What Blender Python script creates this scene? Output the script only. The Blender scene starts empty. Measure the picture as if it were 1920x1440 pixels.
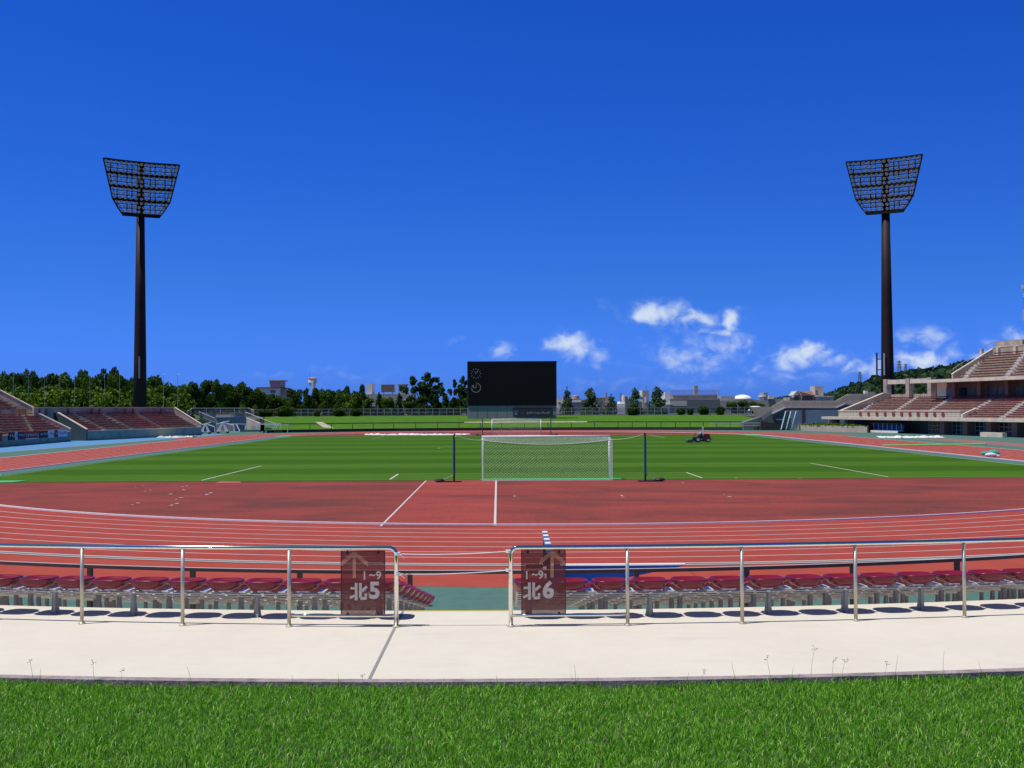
import bpy, bmesh, math, random
import numpy as np
from mathutils import Vector, Matrix, Euler
random.seed(7); RNG = np.random.default_rng(7)
D = bpy.data; SC = bpy.context.scene; COL = SC.collection
R = math.radians

# ------------------------------------------------------------------ camera
F_PX, HOR, ROLL, EYE = 2102.0, 765.7, 0.0044, 4.15      # focal length in photo pixels, horizon row, roll, eye height
cam_d = D.cameras.new('camera'); cam = D.objects.new('camera', cam_d); COL.objects.link(cam)
cam_d.sensor_width = 36; cam_d.lens = F_PX / 1920 * 36; cam_d.clip_start = .1; cam_d.clip_end = 20000
PITCH = math.atan((HOR - 720) / F_PX)
CM = Matrix.Rotation(math.pi/2 + PITCH, 3, 'X') @ Matrix.Rotation(-ROLL, 3, 'Z')
cam.matrix_world = Matrix.Translation((0, 0, EYE)) @ CM.to_4x4()
SC.camera = cam

# ------------------------------------------------------------------ light
SUN_EL = R(68.7)
sun_d = D.lights.new('sun', 'SUN'); sun = D.objects.new('sun', sun_d); COL.objects.link(sun)
sun_d.energy = 4.6; sun_d.angle = R(.53); sun_d.color = (1, .96, .9)
sun_dir = Vector((-.36, -.12, .93)).normalized()      # towards the sun: high, from the left
sun.rotation_euler = sun_dir.to_track_quat('Z', 'Y').to_euler()
sun.location = (0, 0, 60)
SC.view_settings.view_transform = 'Standard'; SC.view_settings.look = 'None'
SC.view_settings.exposure = 0; SC.view_settings.gamma = 1
W = D.worlds.new('World'); SC.world = W; W.use_nodes = True

def make_world():
    nt = W.node_tree; N = nt.nodes; L = nt.links; N.clear()
    out = N.new('ShaderNodeOutputWorld'); bg = N.new('ShaderNodeBackground'); L.new(bg.outputs[0], out.inputs[0])
    sky = N.new('ShaderNodeTexSky'); sky.sky_type = 'NISHITA'; sky.sun_disc = False
    sky.sun_elevation = SUN_EL; sky.sun_rotation = R(-90); sky.air_density = 1; sky.dust_density = .4; sky.ozone_density = 3
    sky.altitude = 0
    bg.inputs['Strength'].default_value = .12
    def math_(op, a, b=None, c=None):
        n = N.new('ShaderNodeMath'); n.operation = op
        for i, v in enumerate((a, b, c)):
            if v is None: continue
            if isinstance(v, (int, float)): n.inputs[i].default_value = v
            else: L.new(v, n.inputs[i])
        return n.outputs[0]
    # deep blue sky graded per channel; unseen zenith warmed to add fill light
    sep = N.new('ShaderNodeSeparateColor'); L.new(sky.outputs[0], sep.inputs[0])
    geo = N.new('ShaderNodeTexCoord'); sx = N.new('ShaderNodeSeparateXYZ'); L.new(geo.outputs['Generated'], sx.inputs[0])
    X, Y, Z = sx.outputs
    el = math_('MAXIMUM', Z, 0.0)
    comb = N.new('ShaderNodeCombineColor')
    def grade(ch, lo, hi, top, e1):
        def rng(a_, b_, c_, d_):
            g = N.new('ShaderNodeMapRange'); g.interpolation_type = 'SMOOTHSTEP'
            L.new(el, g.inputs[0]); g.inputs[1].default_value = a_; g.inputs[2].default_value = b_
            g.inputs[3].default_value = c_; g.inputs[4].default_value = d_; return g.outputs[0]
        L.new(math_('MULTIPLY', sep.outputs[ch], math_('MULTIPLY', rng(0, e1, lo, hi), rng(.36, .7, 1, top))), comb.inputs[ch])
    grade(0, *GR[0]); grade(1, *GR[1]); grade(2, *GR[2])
    # cumulus clouds low over the horizon
    ys = math_('MAXIMUM', Y, .05)
    a = math_('DIVIDE', X, ys); b = math_('DIVIDE', Z, ys); ar, br = a, b
    c0 = N.new('ShaderNodeCombineXYZ'); L.new(ar, c0.inputs[0]); L.new(br, c0.inputs[1])
    wn = N.new('ShaderNodeTexNoise'); wn.inputs['Scale'].default_value = 42; wn.inputs['Detail'].default_value = 4; L.new(c0.outputs[0], wn.inputs['Vector'])
    ws = N.new('ShaderNodeSeparateColor'); L.new(wn.outputs['Color'], ws.inputs[0])
    a = math_('ADD', ar, math_('MULTIPLY', math_('SUBTRACT', ws.outputs[0], .5), .036))
    b = math_('ADD', br, math_('MULTIPLY', math_('SUBTRACT', ws.outputs[1], .5), .026))
    cv = N.new('ShaderNodeCombineXYZ'); L.new(ar, cv.inputs[0]); L.new(math_('MULTIPLY', br, 1.35), cv.inputs[1])
    nz = N.new('ShaderNodeTexNoise'); nz.inputs['Scale'].default_value = 60; nz.inputs['Detail'].default_value = 10
    nz.inputs['Roughness'].default_value = .52; nz.inputs['Distortion'].default_value = .5; L.new(cv.outputs[0], nz.inputs['Vector'])
    tot = None
    for (px, py, rx, ry, s) in [(1212,592,30,18,.95),(1245,590,32,18,1),(1300,600,46,13,.8),(1378,605,20,20,.9),(1352,620,34,10,.6),
                (1385,640,26,30,.45),(1330,655,60,34,.36),(1270,665,60,30,.36),(1310,690,60,14,.4),(1062,640,34,15,.85),(1085,655,40,22,.6),
                (1120,672,44,20,.35),(938,660,24,13,.5),(1516,655,22,18,1),(1490,675,40,18,.75),(1545,668,46,14,.55),(1420,690,30,10,.25),
                (1735,675,40,17,1.05),(1715,688,34,14,.7),(1735,634,44,18,.55),(1640,690,44,16,.6),(1610,680,14,10,.5),(1790,660,24,14,.3),
                (1845,662,32,14,.45),(1905,632,34,15,.55),(1870,640,20,12,.25),(860,632,26,10,.16),(1135,575,20,14,.16),(640,705,190,12,.14),
                (1200,720,240,10,.14),(1500,705,140,12,.22)]:
        da = math_('MULTIPLY', math_('SUBTRACT', a, (px-960)/F_PX), F_PX/rx)
        db = math_('MULTIPLY', math_('SUBTRACT', b, (HOR-(py+ROLL*(px-960)))/F_PX), F_PX/ry)
        r2 = math_('ADD', math_('MULTIPLY', da, da), math_('MULTIPLY', db, db))
        g = math_('MULTIPLY', math_('POWER', 2.718, math_('MULTIPLY', r2, -1.0)), s)
        tot = g if tot is None else math_('MAXIMUM', tot, g)
    dens = math_('ADD', math_('MULTIPLY', tot, 1.25), math_('MULTIPLY', math_('SUBTRACT', nz.outputs['Fac'], .5), 2.2))
    dens = math_('MULTIPLY', dens, math_('GREATER_THAN', Y, .06))
    ms = N.new('ShaderNodeMapRange'); ms.interpolation_type = 'SMOOTHSTEP'; L.new(dens, ms.inputs[0])
    ms.inputs[1].default_value = -.12; ms.inputs[2].default_value = 1.5; ms.inputs[3].default_value = 0; ms.inputs[4].default_value = .82
    fac = math_('MULTIPLY', ms.outputs[0], math_('MINIMUM', math_('MULTIPLY', tot, 3.0), 1.0))
    mx = N.new('ShaderNodeMix'); mx.data_type = 'RGBA'
    L.new(fac, mx.inputs[0]); L.new(comb.outputs[0], mx.inputs[6]); mx.inputs[7].default_value = (6.2, 7.0, 7.6, 1)
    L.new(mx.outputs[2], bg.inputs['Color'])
# per-channel gain of the sky at the horizon and high up, then the added zenith fill
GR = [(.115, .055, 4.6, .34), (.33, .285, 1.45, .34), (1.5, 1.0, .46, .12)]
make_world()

# ------------------------------------------------------------------ helpers
def at(px, py, Y):
    d = CM @ Vector(((px-960)/F_PX, (720-py)/F_PX, -1)); t = Y / d.y
    return Vector((d.x*t, Y, EYE + d.z*t))
def gp(px, py, z=0.0):
    d = CM @ Vector(((px-960)/F_PX, (720-py)/F_PX, -1)); t = (z-EYE) / d.z
    return Vector((d.x*t, d.y*t, z))
def FD(u, v, z=0.0):                                   # field frame: u across, v along from the near goal line
    return Vector((1.985 - .0127*v + u, 65.9 + v + .0127*u, z))

def _nm(name): return name
def mat(name, rgb, rough=.7, metal=0., nscale=0, namt=0., rgb2=None, bump=0., bscale=30, island=None, spec=.5, trans=0., extra=None):
    m = D.materials.new(name); m.use_nodes = True; nt = m.node_tree; N = nt.nodes; L = nt.links
    p = N['Principled BSDF']; p.inputs['Roughness'].default_value = rough; p.inputs['Metallic'].default_value = metal
    p.inputs['Specular IOR Level'].default_value = spec
    c = (*rgb, 1); p.inputs['Base Color'].default_value = c
    tc = N.new('ShaderNodeTexCoord')
    col = None
    if nscale:
        nz = N.new('ShaderNodeTexNoise'); nz.inputs['Scale'].default_value = nscale; nz.inputs['Detail'].default_value = 6
        nz.inputs['Roughness'].default_value = .62
        L.new(tc.outputs['Object'], nz.inputs['Vector'])
        r2 = rgb2 or tuple(max(0, x*(1-namt)) for x in rgb)
        mr = N.new('ShaderNodeMapRange'); L.new(nz.outputs['Fac'], mr.inputs[0]); mr.inputs[1].default_value = .35; mr.inputs[2].default_value = .68
        mx = N.new('ShaderNodeMix'); mx.data_type = 'RGBA'; L.new(mr.outputs[0], mx.inputs[0])
        mx.inputs[6].default_value = c; mx.inputs[7].default_value = (*r2, 1); col = mx.outputs[2]
    if island:
        g = N.new('ShaderNodeNewGeometry'); mx = N.new('ShaderNodeMix'); mx.data_type = 'RGBA'
        cr = N.new('ShaderNodeValToRGB'); L.new(g.outputs['Random Per Island'], cr.inputs[0])
        el = cr.color_ramp.elements
        el[0].position = 0; el[0].color = (*island[0], 1); el[1].position = 1; el[1].color = (*island[-1], 1)
        for i, q in enumerate(island[1:-1]):
            e = el.new((i+1)/(len(island)-1)); e.color = (*q, 1)
        if col is None: col = cr.outputs[0]
        else:
            mx.blend_type = 'MIX'; mx.inputs[0].default_value = .5; L.new(col, mx.inputs[6]); L.new(cr.outputs[0], mx.inputs[7]); col = mx.outputs[2]
    if col is not None: L.new(col, p.inputs['Base Color'])
    if bump:
        nb = N.new('ShaderNodeTexNoise'); nb.inputs['Scale'].default_value = bscale; nb.inputs['Detail'].default_value = 5
        L.new(tc.outputs['Object'], nb.inputs['Vector'])
        bp = N.new('ShaderNodeBump'); bp.inputs['Strength'].default_value = bump; bp.inputs['Distance'].default_value = .02
        L.new(nb.outputs['Fac'], bp.inputs['Height']); L.new(bp.outputs[0], p.inputs['Normal'])
    if extra: extra(m, nt, N, L, p, tc)
    return m

class MB:
    def __init__(s): s.v = []; s.f = []
    def quad(s, *p):
        i = len(s.v); s.v += [tuple(q) for q in p]; s.f.append(tuple(range(i, i+len(p)))); return s
    def box(s, x0, x1, y0, y1, z0, z1):
        return s.hexa([(x0,y0,z0),(x1,y0,z0),(x1,y1,z0),(x0,y1,z0),(x0,y0,z1),(x1,y0,z1),(x1,y1,z1),(x0,y1,z1)])
    def hexa(s, p):
        i = len(s.v); s.v += [tuple(q) for q in p]
        for f in ((0,3,2,1),(4,5,6,7),(0,1,5,4),(1,2,6,5),(2,3,7,6),(3,0,4,7)): s.f.append(tuple(i+k for k in f))
        return s
    def bar(s, a, b, w, h, up=(0,0,1)):                # rectangular bar from a to b: w across, h along up
        a = Vector(a); b = Vector(b); d = (b-a).normalized(); up = Vector(up)
        if abs(d.dot(up)) > .98: up = Vector((0,1,0))
        x = d.cross(up).normalized()*(w/2); z = x.cross(d).normalized()*(h/2)
        return s.hexa([a-x-z, a+x-z, b+x-z, b-x-z, a-x+z, a+x+z, b+x+z, b-x+z])
    def tube(s, pts, r, n=8, r2=None, cap=True):
        pts = [Vector(p) for p in pts]; m = len(pts); i0 = len(s.v)
        prev = None
        for k, p in enumerate(pts):
            d = (pts[min(k+1, m-1)] - pts[max(k-1, 0)]).normalized()
            if prev is None:
                u = d.cross(Vector((0,0,1)) if abs(d.z) < .9 else Vector((1,0,0))).normalized()
            else:
                u = (prev - d*prev.dot(d)).normalized()
            prev = u; w = d.cross(u)
            rr = r if r2 is None else r + (r2-r)*k/(m-1)
            for j in range(n):
                a = 2*math.pi*j/n; s.v.append(tuple(p + u*math.cos(a)*rr + w*math.sin(a)*rr))
        for k in range(m-1):
            for j in range(n):
                a = i0+k*n+j; b = i0+k*n+(j+1)%n; s.f.append((a, b, b+n, a+n))
        if cap: s.f.append(tuple(i0+j for j in range(n))[::-1]); s.f.append(tuple(i0+(m-1)*n+j for j in range(n)))
        return s
    def prism(s, poly, ext):                           # 3D polygon extruded by a vector
        n = len(poly); i = len(s.v); e = Vector(ext); P = [Vector(p) for p in poly]
        s.v += [tuple(p) for p in P] + [tuple(p+e) for p in P]
        s.f.append(tuple(range(i, i+n))); s.f.append(tuple(range(i+2*n-1, i+n-1, -1)))
        for k in range(n): j = (k+1) % n; s.f.append((i+k, i+n+k, i+n+j, i+j))
        return s
    def lathe(s, prof, c=(0,0,0), n=16):               # prof: (r, z)
        i = len(s.v); c = Vector(c)
        for r, z in prof:
            for j in range(n):
                a = 2*math.pi*j/n; s.v.append((c.x+r*math.cos(a), c.y+r*math.sin(a), c.z+z))
        for k in range(len(prof)-1):
            for j in range(n):
                a = i+k*n+j; b = i+k*n+(j+1)%n; s.f.append((a, b, b+n, a+n))
        s.f.append(tuple(i+j for j in range(n))[::-1]); s.f.append(tuple(i+(len(prof)-1)*n+j for j in range(n)))
        return s
    def blob(s, c, rx, ry, rz, n=10, m=6, tilt=None):
        i = len(s.v); c = Vector(c)
        T = tilt or Matrix.Identity(3)
        for k in range(m+1):
            th = math.pi*k/m
            for j in range(n):
                a = 2*math.pi*j/n; s.v.append(tuple(c + T @ Vector((rx*math.sin(th)*math.cos(a), ry*math.sin(th)*math.sin(a), rz*math.cos(th)))))
        for k in range(m):
            for j in range(n):
                a = i+k*n+j; b = i+k*n+(j+1)%n; s.f.append((a, a+n, b+n, b))
        return s
    def build(s, name, m, parent=None, smooth=False, fix=False):
        me = D.meshes.new(name); off = parent_loc(parent)
        v = [(x-off[0], y-off[1], z-off[2]) for x, y, z in s.v] if parent else s.v
        me.from_pydata(v, [], s.f); me.materials.append(m)
        if fix or True:
            bm = bmesh.new(); bm.from_mesh(me); bmesh.ops.recalc_face_normals(bm, faces=bm.faces); bm.to_mesh(me); bm.free()
        if smooth:
            me.shade_smooth()
        me.update()
        o = D.objects.new(name, me); COL.objects.link(o)
        if parent: o.parent = parent
        return o
def parent_loc(p):
    off = Vector((0,0,0))
    while p is not None: off += p.location; p = p.parent
    return off
def setp(o, label=None, cat=None, group=None, kind=None):
    if label: o['label'] = label
    if cat: o['category'] = cat
    if group: o['group'] = group
    if kind: o['kind'] = kind
    return o
def thing(name, label, cat, loc=(0,0,0), group=None, kind=None):
    o = D.objects.new(name, None); COL.objects.link(o); o.location = loc; o.empty_display_size = .3
    return setp(o, label, cat, group, kind)
def struct(name, mb, m, **k):
    o = mb.build(name, m, **k); o['kind'] = 'structure'; return o
def copy_tree(o, parent=None):
    c = o.copy(); COL.objects.link(c); c.parent = parent
    for ch in [x for x in o.children]: copy_tree(ch, c)
    return c
def raw_mesh(name, V, Fq, m, parent=None):
    """V (n,3) array; Fq list of (array faces, verts per face)"""
    me = D.meshes.new(name); V = np.asarray(V, np.float32)
    loops = np.concatenate([f.ravel() for f in Fq]); tot = sum(len(f) for f in Fq)
    starts = []; s0 = 0
    for f in Fq:
        starts.append(s0 + np.arange(len(f))*f.shape[1]); s0 += f.size
    me.vertices.add(len(V)); me.vertices.foreach_set('co', V.ravel())
    me.loops.add(len(loops)); me.loops.foreach_set('vertex_index', loops.astype(np.int32))
    me.polygons.add(tot); me.polygons.foreach_set('loop_start', np.concatenate(starts).astype(np.int32))
    me.update(calc_edges=True); me.materials.append(m)
    o = D.objects.new(name, me); COL.objects.link(o)
    if parent: o.parent = parent
    return o
def text_mesh(body, size, bold=0.0, align='LEFT', sx=1.0):
    cu = D.curves.new('lettering_curve', 'FONT'); cu.body = body; cu.size = size; cu.offset = bold; cu.align_x = align; cu.extrude = 0
    cu.resolution_u = 3
    t = D.objects.new('lettering_tmp', cu); COL.objects.link(t)
    dg = bpy.context.evaluated_depsgraph_get(); dg.update(); ev = t.evaluated_get(dg); me = ev.to_mesh()
    vs = [(v.co.x*sx, v.co.y) for v in me.vertices]; fs = [tuple(p.vertices) for p in me.polygons]
    ev.to_mesh_clear(); D.objects.remove(t); D.curves.remove(cu)
    return vs, fs
def skin_body(name, pts, edges, m, parent, subd=1):
    """pts: (x,y,z,r)"""
    me = D.meshes.new(name); me.from_pydata([p[:3] for p in pts], edges, []); me.materials.append(m)
    o = D.objects.new(name, me); COL.objects.link(o)
    if parent: o.parent = parent
    md = o.modifiers.new('skin', 'SKIN'); md.use_smooth_shade = True
    lay = me.skin_vertices[0].data if me.skin_vertices else None
    if lay is None:
        bm = bmesh.new(); bm.from_mesh(me); bm.verts.layers.skin.verify(); bm.to_mesh(me); bm.free(); lay = me.skin_vertices[0].data
    for i, p in enumerate(pts):
        r = p[3]; lay[i].radius = r if isinstance(r, tuple) else (r, r)
        lay[i].use_root = (i == 0)
    s = o.modifiers.new('subd', 'SUBSURF'); s.levels = subd; s.render_levels = subd
    return o

# ------------------------------------------------------------------ materials
def perforate(pitch, frac, stag=True):
    def f(m, nt, N, L, p, tc):
        def mth(op, a, b=None):
            n = N.new('ShaderNodeMath'); n.operation = op
            for i, v in enumerate((a, b)):
                if v is None: continue
                if isinstance(v, (int, float)): n.inputs[i].default_value = v
                else: L.new(v, n.inputs[i])
            return n.outputs[0]
        s = N.new('ShaderNodeSeparateXYZ'); L.new(tc.outputs['Object'], s.inputs[0])
        def lat(off):
            a = mth('SUBTRACT', mth('FRACT', mth('ADD', mth('DIVIDE', s.outputs[0], pitch), 100+off)), .5)
            b = mth('SUBTRACT', mth('FRACT', mth('ADD', mth('DIVIDE', s.outputs[2], pitch), 100+off)), .5)
            return mth('LESS_THAN', mth('ADD', mth('MULTIPLY', a, a), mth('MULTIPLY', b, b)), frac*frac)
        h = lat(0)
        if stag: h = mth('MAXIMUM', h, lat(.5))
        tr = N.new('ShaderNodeBsdfTransparent'); mx = N.new('ShaderNodeMixShader')
        L.new(h, mx.inputs[0]); L.new(p.outputs[0], mx.inputs[1]); L.new(tr.outputs[0], mx.inputs[2])
        L.new(mx.outputs[0], N['Material Output'].inputs[0])
    return f
def meshwire(pitch, wire):
    """wire netting: diamond wires, everything between is open"""
    def f(m, nt, N, L, p, tc):
        def mth(op, a, b=None):
            n = N.new('ShaderNodeMath'); n.operation = op
            for i, v in enumerate((a, b)):
                if v is None: continue
                if isinstance(v, (int, float)): n.inputs[i].default_value = v
                else: L.new(v, n.inputs[i])
            return n.outputs[0]
        s = N.new('ShaderNodeSeparateXYZ'); L.new(tc.outputs['Object'], s.inputs[0])
        h = mth('ADD', s.outputs[0], s.outputs[1])
        a = mth('FRACT', mth('ADD', mth('DIVIDE', mth('ADD', h, s.outputs[2]), pitch), 1000))
        b = mth('FRACT', mth('ADD', mth('DIVIDE', mth('SUBTRACT', h, s.outputs[2]), pitch), 1000))
        w = mth('MAXIMUM', mth('LESS_THAN', a, wire), mth('LESS_THAN', b, wire))
        tr = N.new('ShaderNodeBsdfTransparent'); mx = N.new('ShaderNodeMixShader')
        L.new(w, mx.inputs[0]); L.new(tr.outputs[0], mx.inputs[1]); L.new(p.outputs[0], mx.inputs[2])
        L.new(mx.outputs[0], N['Material Output'].inputs[0])
    return f
def mowing(m, nt, N, L, p, tc):
    """mown bands across the pitch: alternate passes lay the grass over"""
    def mth(op, a, b=None):
        n = N.new('ShaderNodeMath'); n.operation = op
        for i, v in enumerate((a, b)):
            if v is None: continue
            if isinstance(v, (int, float)): n.inputs[i].default_value = v
            else: L.new(v, n.inputs[i])
        return n.outputs[0]
    s = N.new('ShaderNodeSeparateXYZ'); L.new(tc.outputs['Object'], s.inputs[0])
    nz = N.new('ShaderNodeTexNoise'); nz.inputs['Scale'].default_value = .25; nz.inputs['Detail'].default_value = 4; L.new(tc.outputs['Object'], nz.inputs['Vector'])
    wob = mth('MULTIPLY', mth('SUBTRACT', nz.outputs['Fac'], .5), 3.2)
    y = mth('ADD', s.outputs[1], wob)
    w1 = mth('SINE', mth('MULTIPLY', mth('ADD', y, 1.0), 2*math.pi/13.6))
    w3 = mth('SINE', mth('MULTIPLY', mth('ADD', y, .3), 2*math.pi/4.1))
    mr = N.new('ShaderNodeMapRange'); mr.interpolation_type = 'SMOOTHSTEP'; L.new(mth('ADD', w1, mth('MULTIPLY', w3, .22)), mr.inputs[0])
    mr.inputs[1].default_value = -.55; mr.inputs[2].default_value = .55
    n2 = N.new('ShaderNodeTexNoise'); n2.inputs['Scale'].default_value = 1.2; n2.inputs['Detail'].default_value = 8; n2.inputs['Roughness'].default_value = .7; L.new(tc.outputs['Object'], n2.inputs['Vector'])
    n3 = N.new('ShaderNodeTexNoise'); n3.inputs['Scale'].default_value = .06; n3.inputs['Detail'].default_value = 3; L.new(tc.outputs['Object'], n3.inputs['Vector'])
    fac = mth('ADD', mth('MULTIPLY', mr.outputs[0], .75), mth('ADD', mth('MULTIPLY', mth('SUBTRACT', n2.outputs['Fac'], .5), .9), mth('MULTIPLY', mth('SUBTRACT', n3.outputs['Fac'], .5), .8)))
    mx = N.new('ShaderNodeMix'); mx.data_type = 'RGBA'; mx.clamp_factor = True; L.new(fac, mx.inputs[0])
    mx.inputs[6].default_value = (.036, .098, .002, 1); mx.inputs[7].default_value = (.062, .142, .008, 1)
    L.new(mx.outputs[2], p.inputs['Base Color'])
def stained(base, dark, pale):
    def f(m, nt, N, L, p, tc):
        mp = N.new('ShaderNodeMapping'); mp.inputs['Scale'].default_value = (.16, .3, 1); mp.inputs['Rotation'].default_value = (0,0,.5); L.new(tc.outputs['Object'], mp.inputs[0])
        a = N.new('ShaderNodeTexNoise'); a.inputs['Scale'].default_value = 1; a.inputs['Detail'].default_value = 7; a.inputs['Roughness'].default_value = .6; a.inputs['Distortion'].default_value = .8
        L.new(mp.outputs[0], a.inputs['Vector'])
        cr = N.new('ShaderNodeValToRGB'); L.new(a.outputs['Fac'], cr.inputs[0]); e = cr.color_ramp.elements
        e[0].position = .34; e[0].color = (*dark, 1); e[1].position = .68; e[1].color = (*pale, 1); q = e.new(.5); q.color = (*base, 1)
        b = N.new('ShaderNodeTexNoise'); b.inputs['Scale'].default_value = 6; b.inputs['Detail'].default_value = 6; L.new(tc.outputs['Object'], b.inputs['Vector'])
        mx = N.new('ShaderNodeMix'); mx.data_type = 'RGBA'; mx.blend_type = 'MULTIPLY'; mx.inputs[0].default_value = .45
        L.new(cr.outputs[0], mx.inputs[6])
        g = N.new('ShaderNodeMapRange'); L.new(b.outputs['Fac'], g.inputs[0]); g.inputs[1].default_value = .3; g.inputs[2].default_value = .7; g.inputs[3].default_value = .6; g.inputs[4].default_value = 1.3
        cc = N.new('ShaderNodeCombineColor'); [L.new(g.outputs[0], cc.inputs[i]) for i in range(3)]
        L.new(cc.outputs[0], mx.inputs[7]); L.new(mx.outputs[2], p.inputs['Base Color'])
    return f
def speckle_alpha(): pass

def translucent(f_):
    def f(m, nt, N, L, p, tc):
        col = p.inputs['Base Color'].links[0].from_socket
        t = N.new('ShaderNodeBsdfTranslucent'); L.new(col, t.inputs[0]); mx = N.new('ShaderNodeMixShader'); mx.inputs[0].default_value = f_
        L.new(p.outputs[0], mx.inputs[1]); L.new(t.outputs[0], mx.inputs[2]); L.new(mx.outputs[0], N['Material Output'].inputs[0])
    return f
M = {}
M['turf'] = mat('pitch_turf', (.05,.13,.02), .9, extra=mowing, spec=.06)
M['bank'] = mat('bank_grass', (.075,.175,.014), .95, nscale=.8, rgb2=(.05,.125,.012), bump=.6, bscale=6, spec=.05)
M['track'] = mat('track_rubber', (.335,.062,.046), .85, nscale=1.4, rgb2=(.29,.052,.04), bump=.15, bscale=90, spec=.06)
M['lane_red'] = mat('runoff_rubber', (.36,.068,.046), .85, nscale=.9, rgb2=(.31,.058,.04), bump=.15, bscale=90, spec=.06)
M['dee'] = mat('weathered_rubber', (.25,.058,.048), .88, extra=stained((.215,.05,.040), (.135,.045,.038), (.28,.058,.045)), spec=.06)
M['runup'] = mat('runway_rubber', (.27,.06,.05), .85, extra=stained((.27,.055,.045), (.17,.045,.04), (.33,.066,.052)), spec=.06)
M['apron'] = mat('green_apron', (.085,.17,.14), .85, nscale=2.5, rgb2=(.07,.14,.12), spec=.06)
M['strip'] = mat('green_strip', (.085,.17,.155), .85, nscale=2, rgb2=(.07,.14,.135), spec=.06)
M['bluefloor'] = mat('blue_coating', (.10,.25,.46), .8, nscale=2, rgb2=(.085,.22,.42), spec=.06)
M['line'] = mat('line_paint', (.56,.52,.49), .8, nscale=3, rgb2=(.5,.47,.45))
M['faintline'] = mat('chalk_line', (.34,.42,.25), .9, nscale=2, rgb2=(.2,.3,.12))
def worn_floor(m, nt, N, L, p, tc):
    def noise(sc, det, lo, hi, a, b, sx=(1,1,1)):
        mp = N.new('ShaderNodeMapping'); mp.inputs['Scale'].default_value = sx; L.new(tc.outputs['Object'], mp.inputs[0])
        n = N.new('ShaderNodeTexNoise'); n.inputs['Scale'].default_value = sc; n.inputs['Detail'].default_value = det; L.new(mp.outputs[0], n.inputs['Vector'])
        g = N.new('ShaderNodeMapRange'); L.new(n.outputs['Fac'], g.inputs[0]); g.inputs[1].default_value = lo; g.inputs[2].default_value = hi; g.inputs[3].default_value = a; g.inputs[4].default_value = b; return g.outputs[0]
    x = None
    for o in (noise(.7, 4, .35, .65, .93, 1.0), noise(5, 8, .3, .7, .95, 1.02), noise(90, 3, .3, .42, .86, 1.0), noise(1.4, 6, .60, .74, 1.0, .9, (.5, 2.5, 1))):
        if x is None: x = o
        else:
            q = N.new('ShaderNodeMath'); q.operation = 'MULTIPLY'; L.new(x, q.inputs[0]); L.new(o, q.inputs[1]); x = q.outputs[0]
    mx = N.new('ShaderNodeMix'); mx.data_type = 'RGBA'; L.new(x, mx.inputs[0]); mx.inputs[6].default_value = (.25,.21,.16,1); mx.inputs[7].default_value = (.635,.585,.495,1); mx.clamp_factor = True
    L.new(mx.outputs[2], p.inputs['Base Color'])
M['concrete'] = mat('pale_concrete', (.64,.58,.475), .85, bump=.15, bscale=60, spec=.2, extra=worn_floor)
M['joint'] = mat('joint_filler', (.27,.265,.25), .9, nscale=20, namt=.3)
M['kerbstone'] = mat('weathered_kerb', (.36,.29,.29), .9, nscale=5, rgb2=(.15,.12,.12), bump=.5, bscale=40)
M['steel'] = mat('polished_steel', (.82,.80,.74), .055, 1.0, nscale=30, rgb2=(.7,.68,.62))
M['steelpost'] = mat('brushed_steel', (.58,.54,.42), .36, .55, nscale=14, rgb2=(.5,.46,.36))
M['galv'] = mat('galvanised_steel', (.42,.43,.43), .5, .35, nscale=8, rgb2=(.33,.34,.34))
M['railbright'] = mat('bright_rail', (.55,.55,.53), .35, .6, nscale=6, rgb2=(.4,.4,.39))
M['galvlight'] = mat('bright_bracket', (.72,.73,.75), .35, .3)
M['galvleg'] = mat('grey_leg', (.34,.34,.32), .6, .1, nscale=8, rgb2=(.26,.26,.25))
M['seat'] = mat('maroon_plastic', (.185,.006,.024), .3, nscale=3, rgb2=(.14,.006,.018))
M['brown'] = mat('brown_paint', (.085,.055,.05), .45, nscale=4, rgb2=(.06,.04,.036))
M['rope'] = mat('white_rope', (.7,.7,.68), .8)
M['signred'] = mat('perforated_sheet', (.12,.012,.013), .5, extra=perforate(.0155, .175))
M['signedge'] = mat('sign_edge', (.06,.01,.01), .5)
M['signwhite'] = mat('perforated_white', (.52,.46,.42), .6, extra=perforate(.0155, .15))
M['signtan'] = mat('perforated_tan', (.42,.17,.10), .6, extra=perforate(.0155, .15))
M['white'] = mat('white_paint', (.78,.78,.77), .45, nscale=6, rgb2=(.68,.68,.67))
M['whitedull'] = mat('dull_white', (.6,.6,.6), .6, nscale=3, rgb2=(.45,.45,.46))
M['black'] = mat('black_paint', (.012,.012,.014), .5)
M['board'] = mat('screen_face', (.004,.006,.008), .75, spec=.15, nscale=2, rgb2=(.006,.008,.01))
M['boardframe'] = mat('screen_frame', (.01,.016,.02), .6)
M['mark'] = mat('clock_marks', (.3,.32,.34), .6)
M['boardbase'] = mat('grey_panel', (.25,.26,.25), .6, nscale=1.5, rgb2=(.21,.22,.215))
M['polebrown'] = mat('dark_brown_steel', (.016,.009,.009), .65, spec=.25, nscale=.6, rgb2=(.03,.014,.014))
M['polehead'] = mat('dark_frame', (.008,.007,.008), .7, spec=.2)
M['lamp'] = mat('lamp_glass', (.5,.52,.46), .25, .3, nscale=2, rgb2=(.3,.3,.28))
M['bluepad'] = mat('blue_padding', (.006,.06,.15), .6, nscale=5, rgb2=(.01,.07,.2))
M['netcord'] = mat('net_cord', (.62,.66,.62), .8)
M['greenmat'] = mat('bright_green_mat', (.05,.42,.13), .9, nscale=8, rgb2=(.04,.36,.1))
M['limemat'] = mat('lime_mat', (.13,.36,.07), .9, nscale=8, rgb2=(.1,.3,.06))
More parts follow.
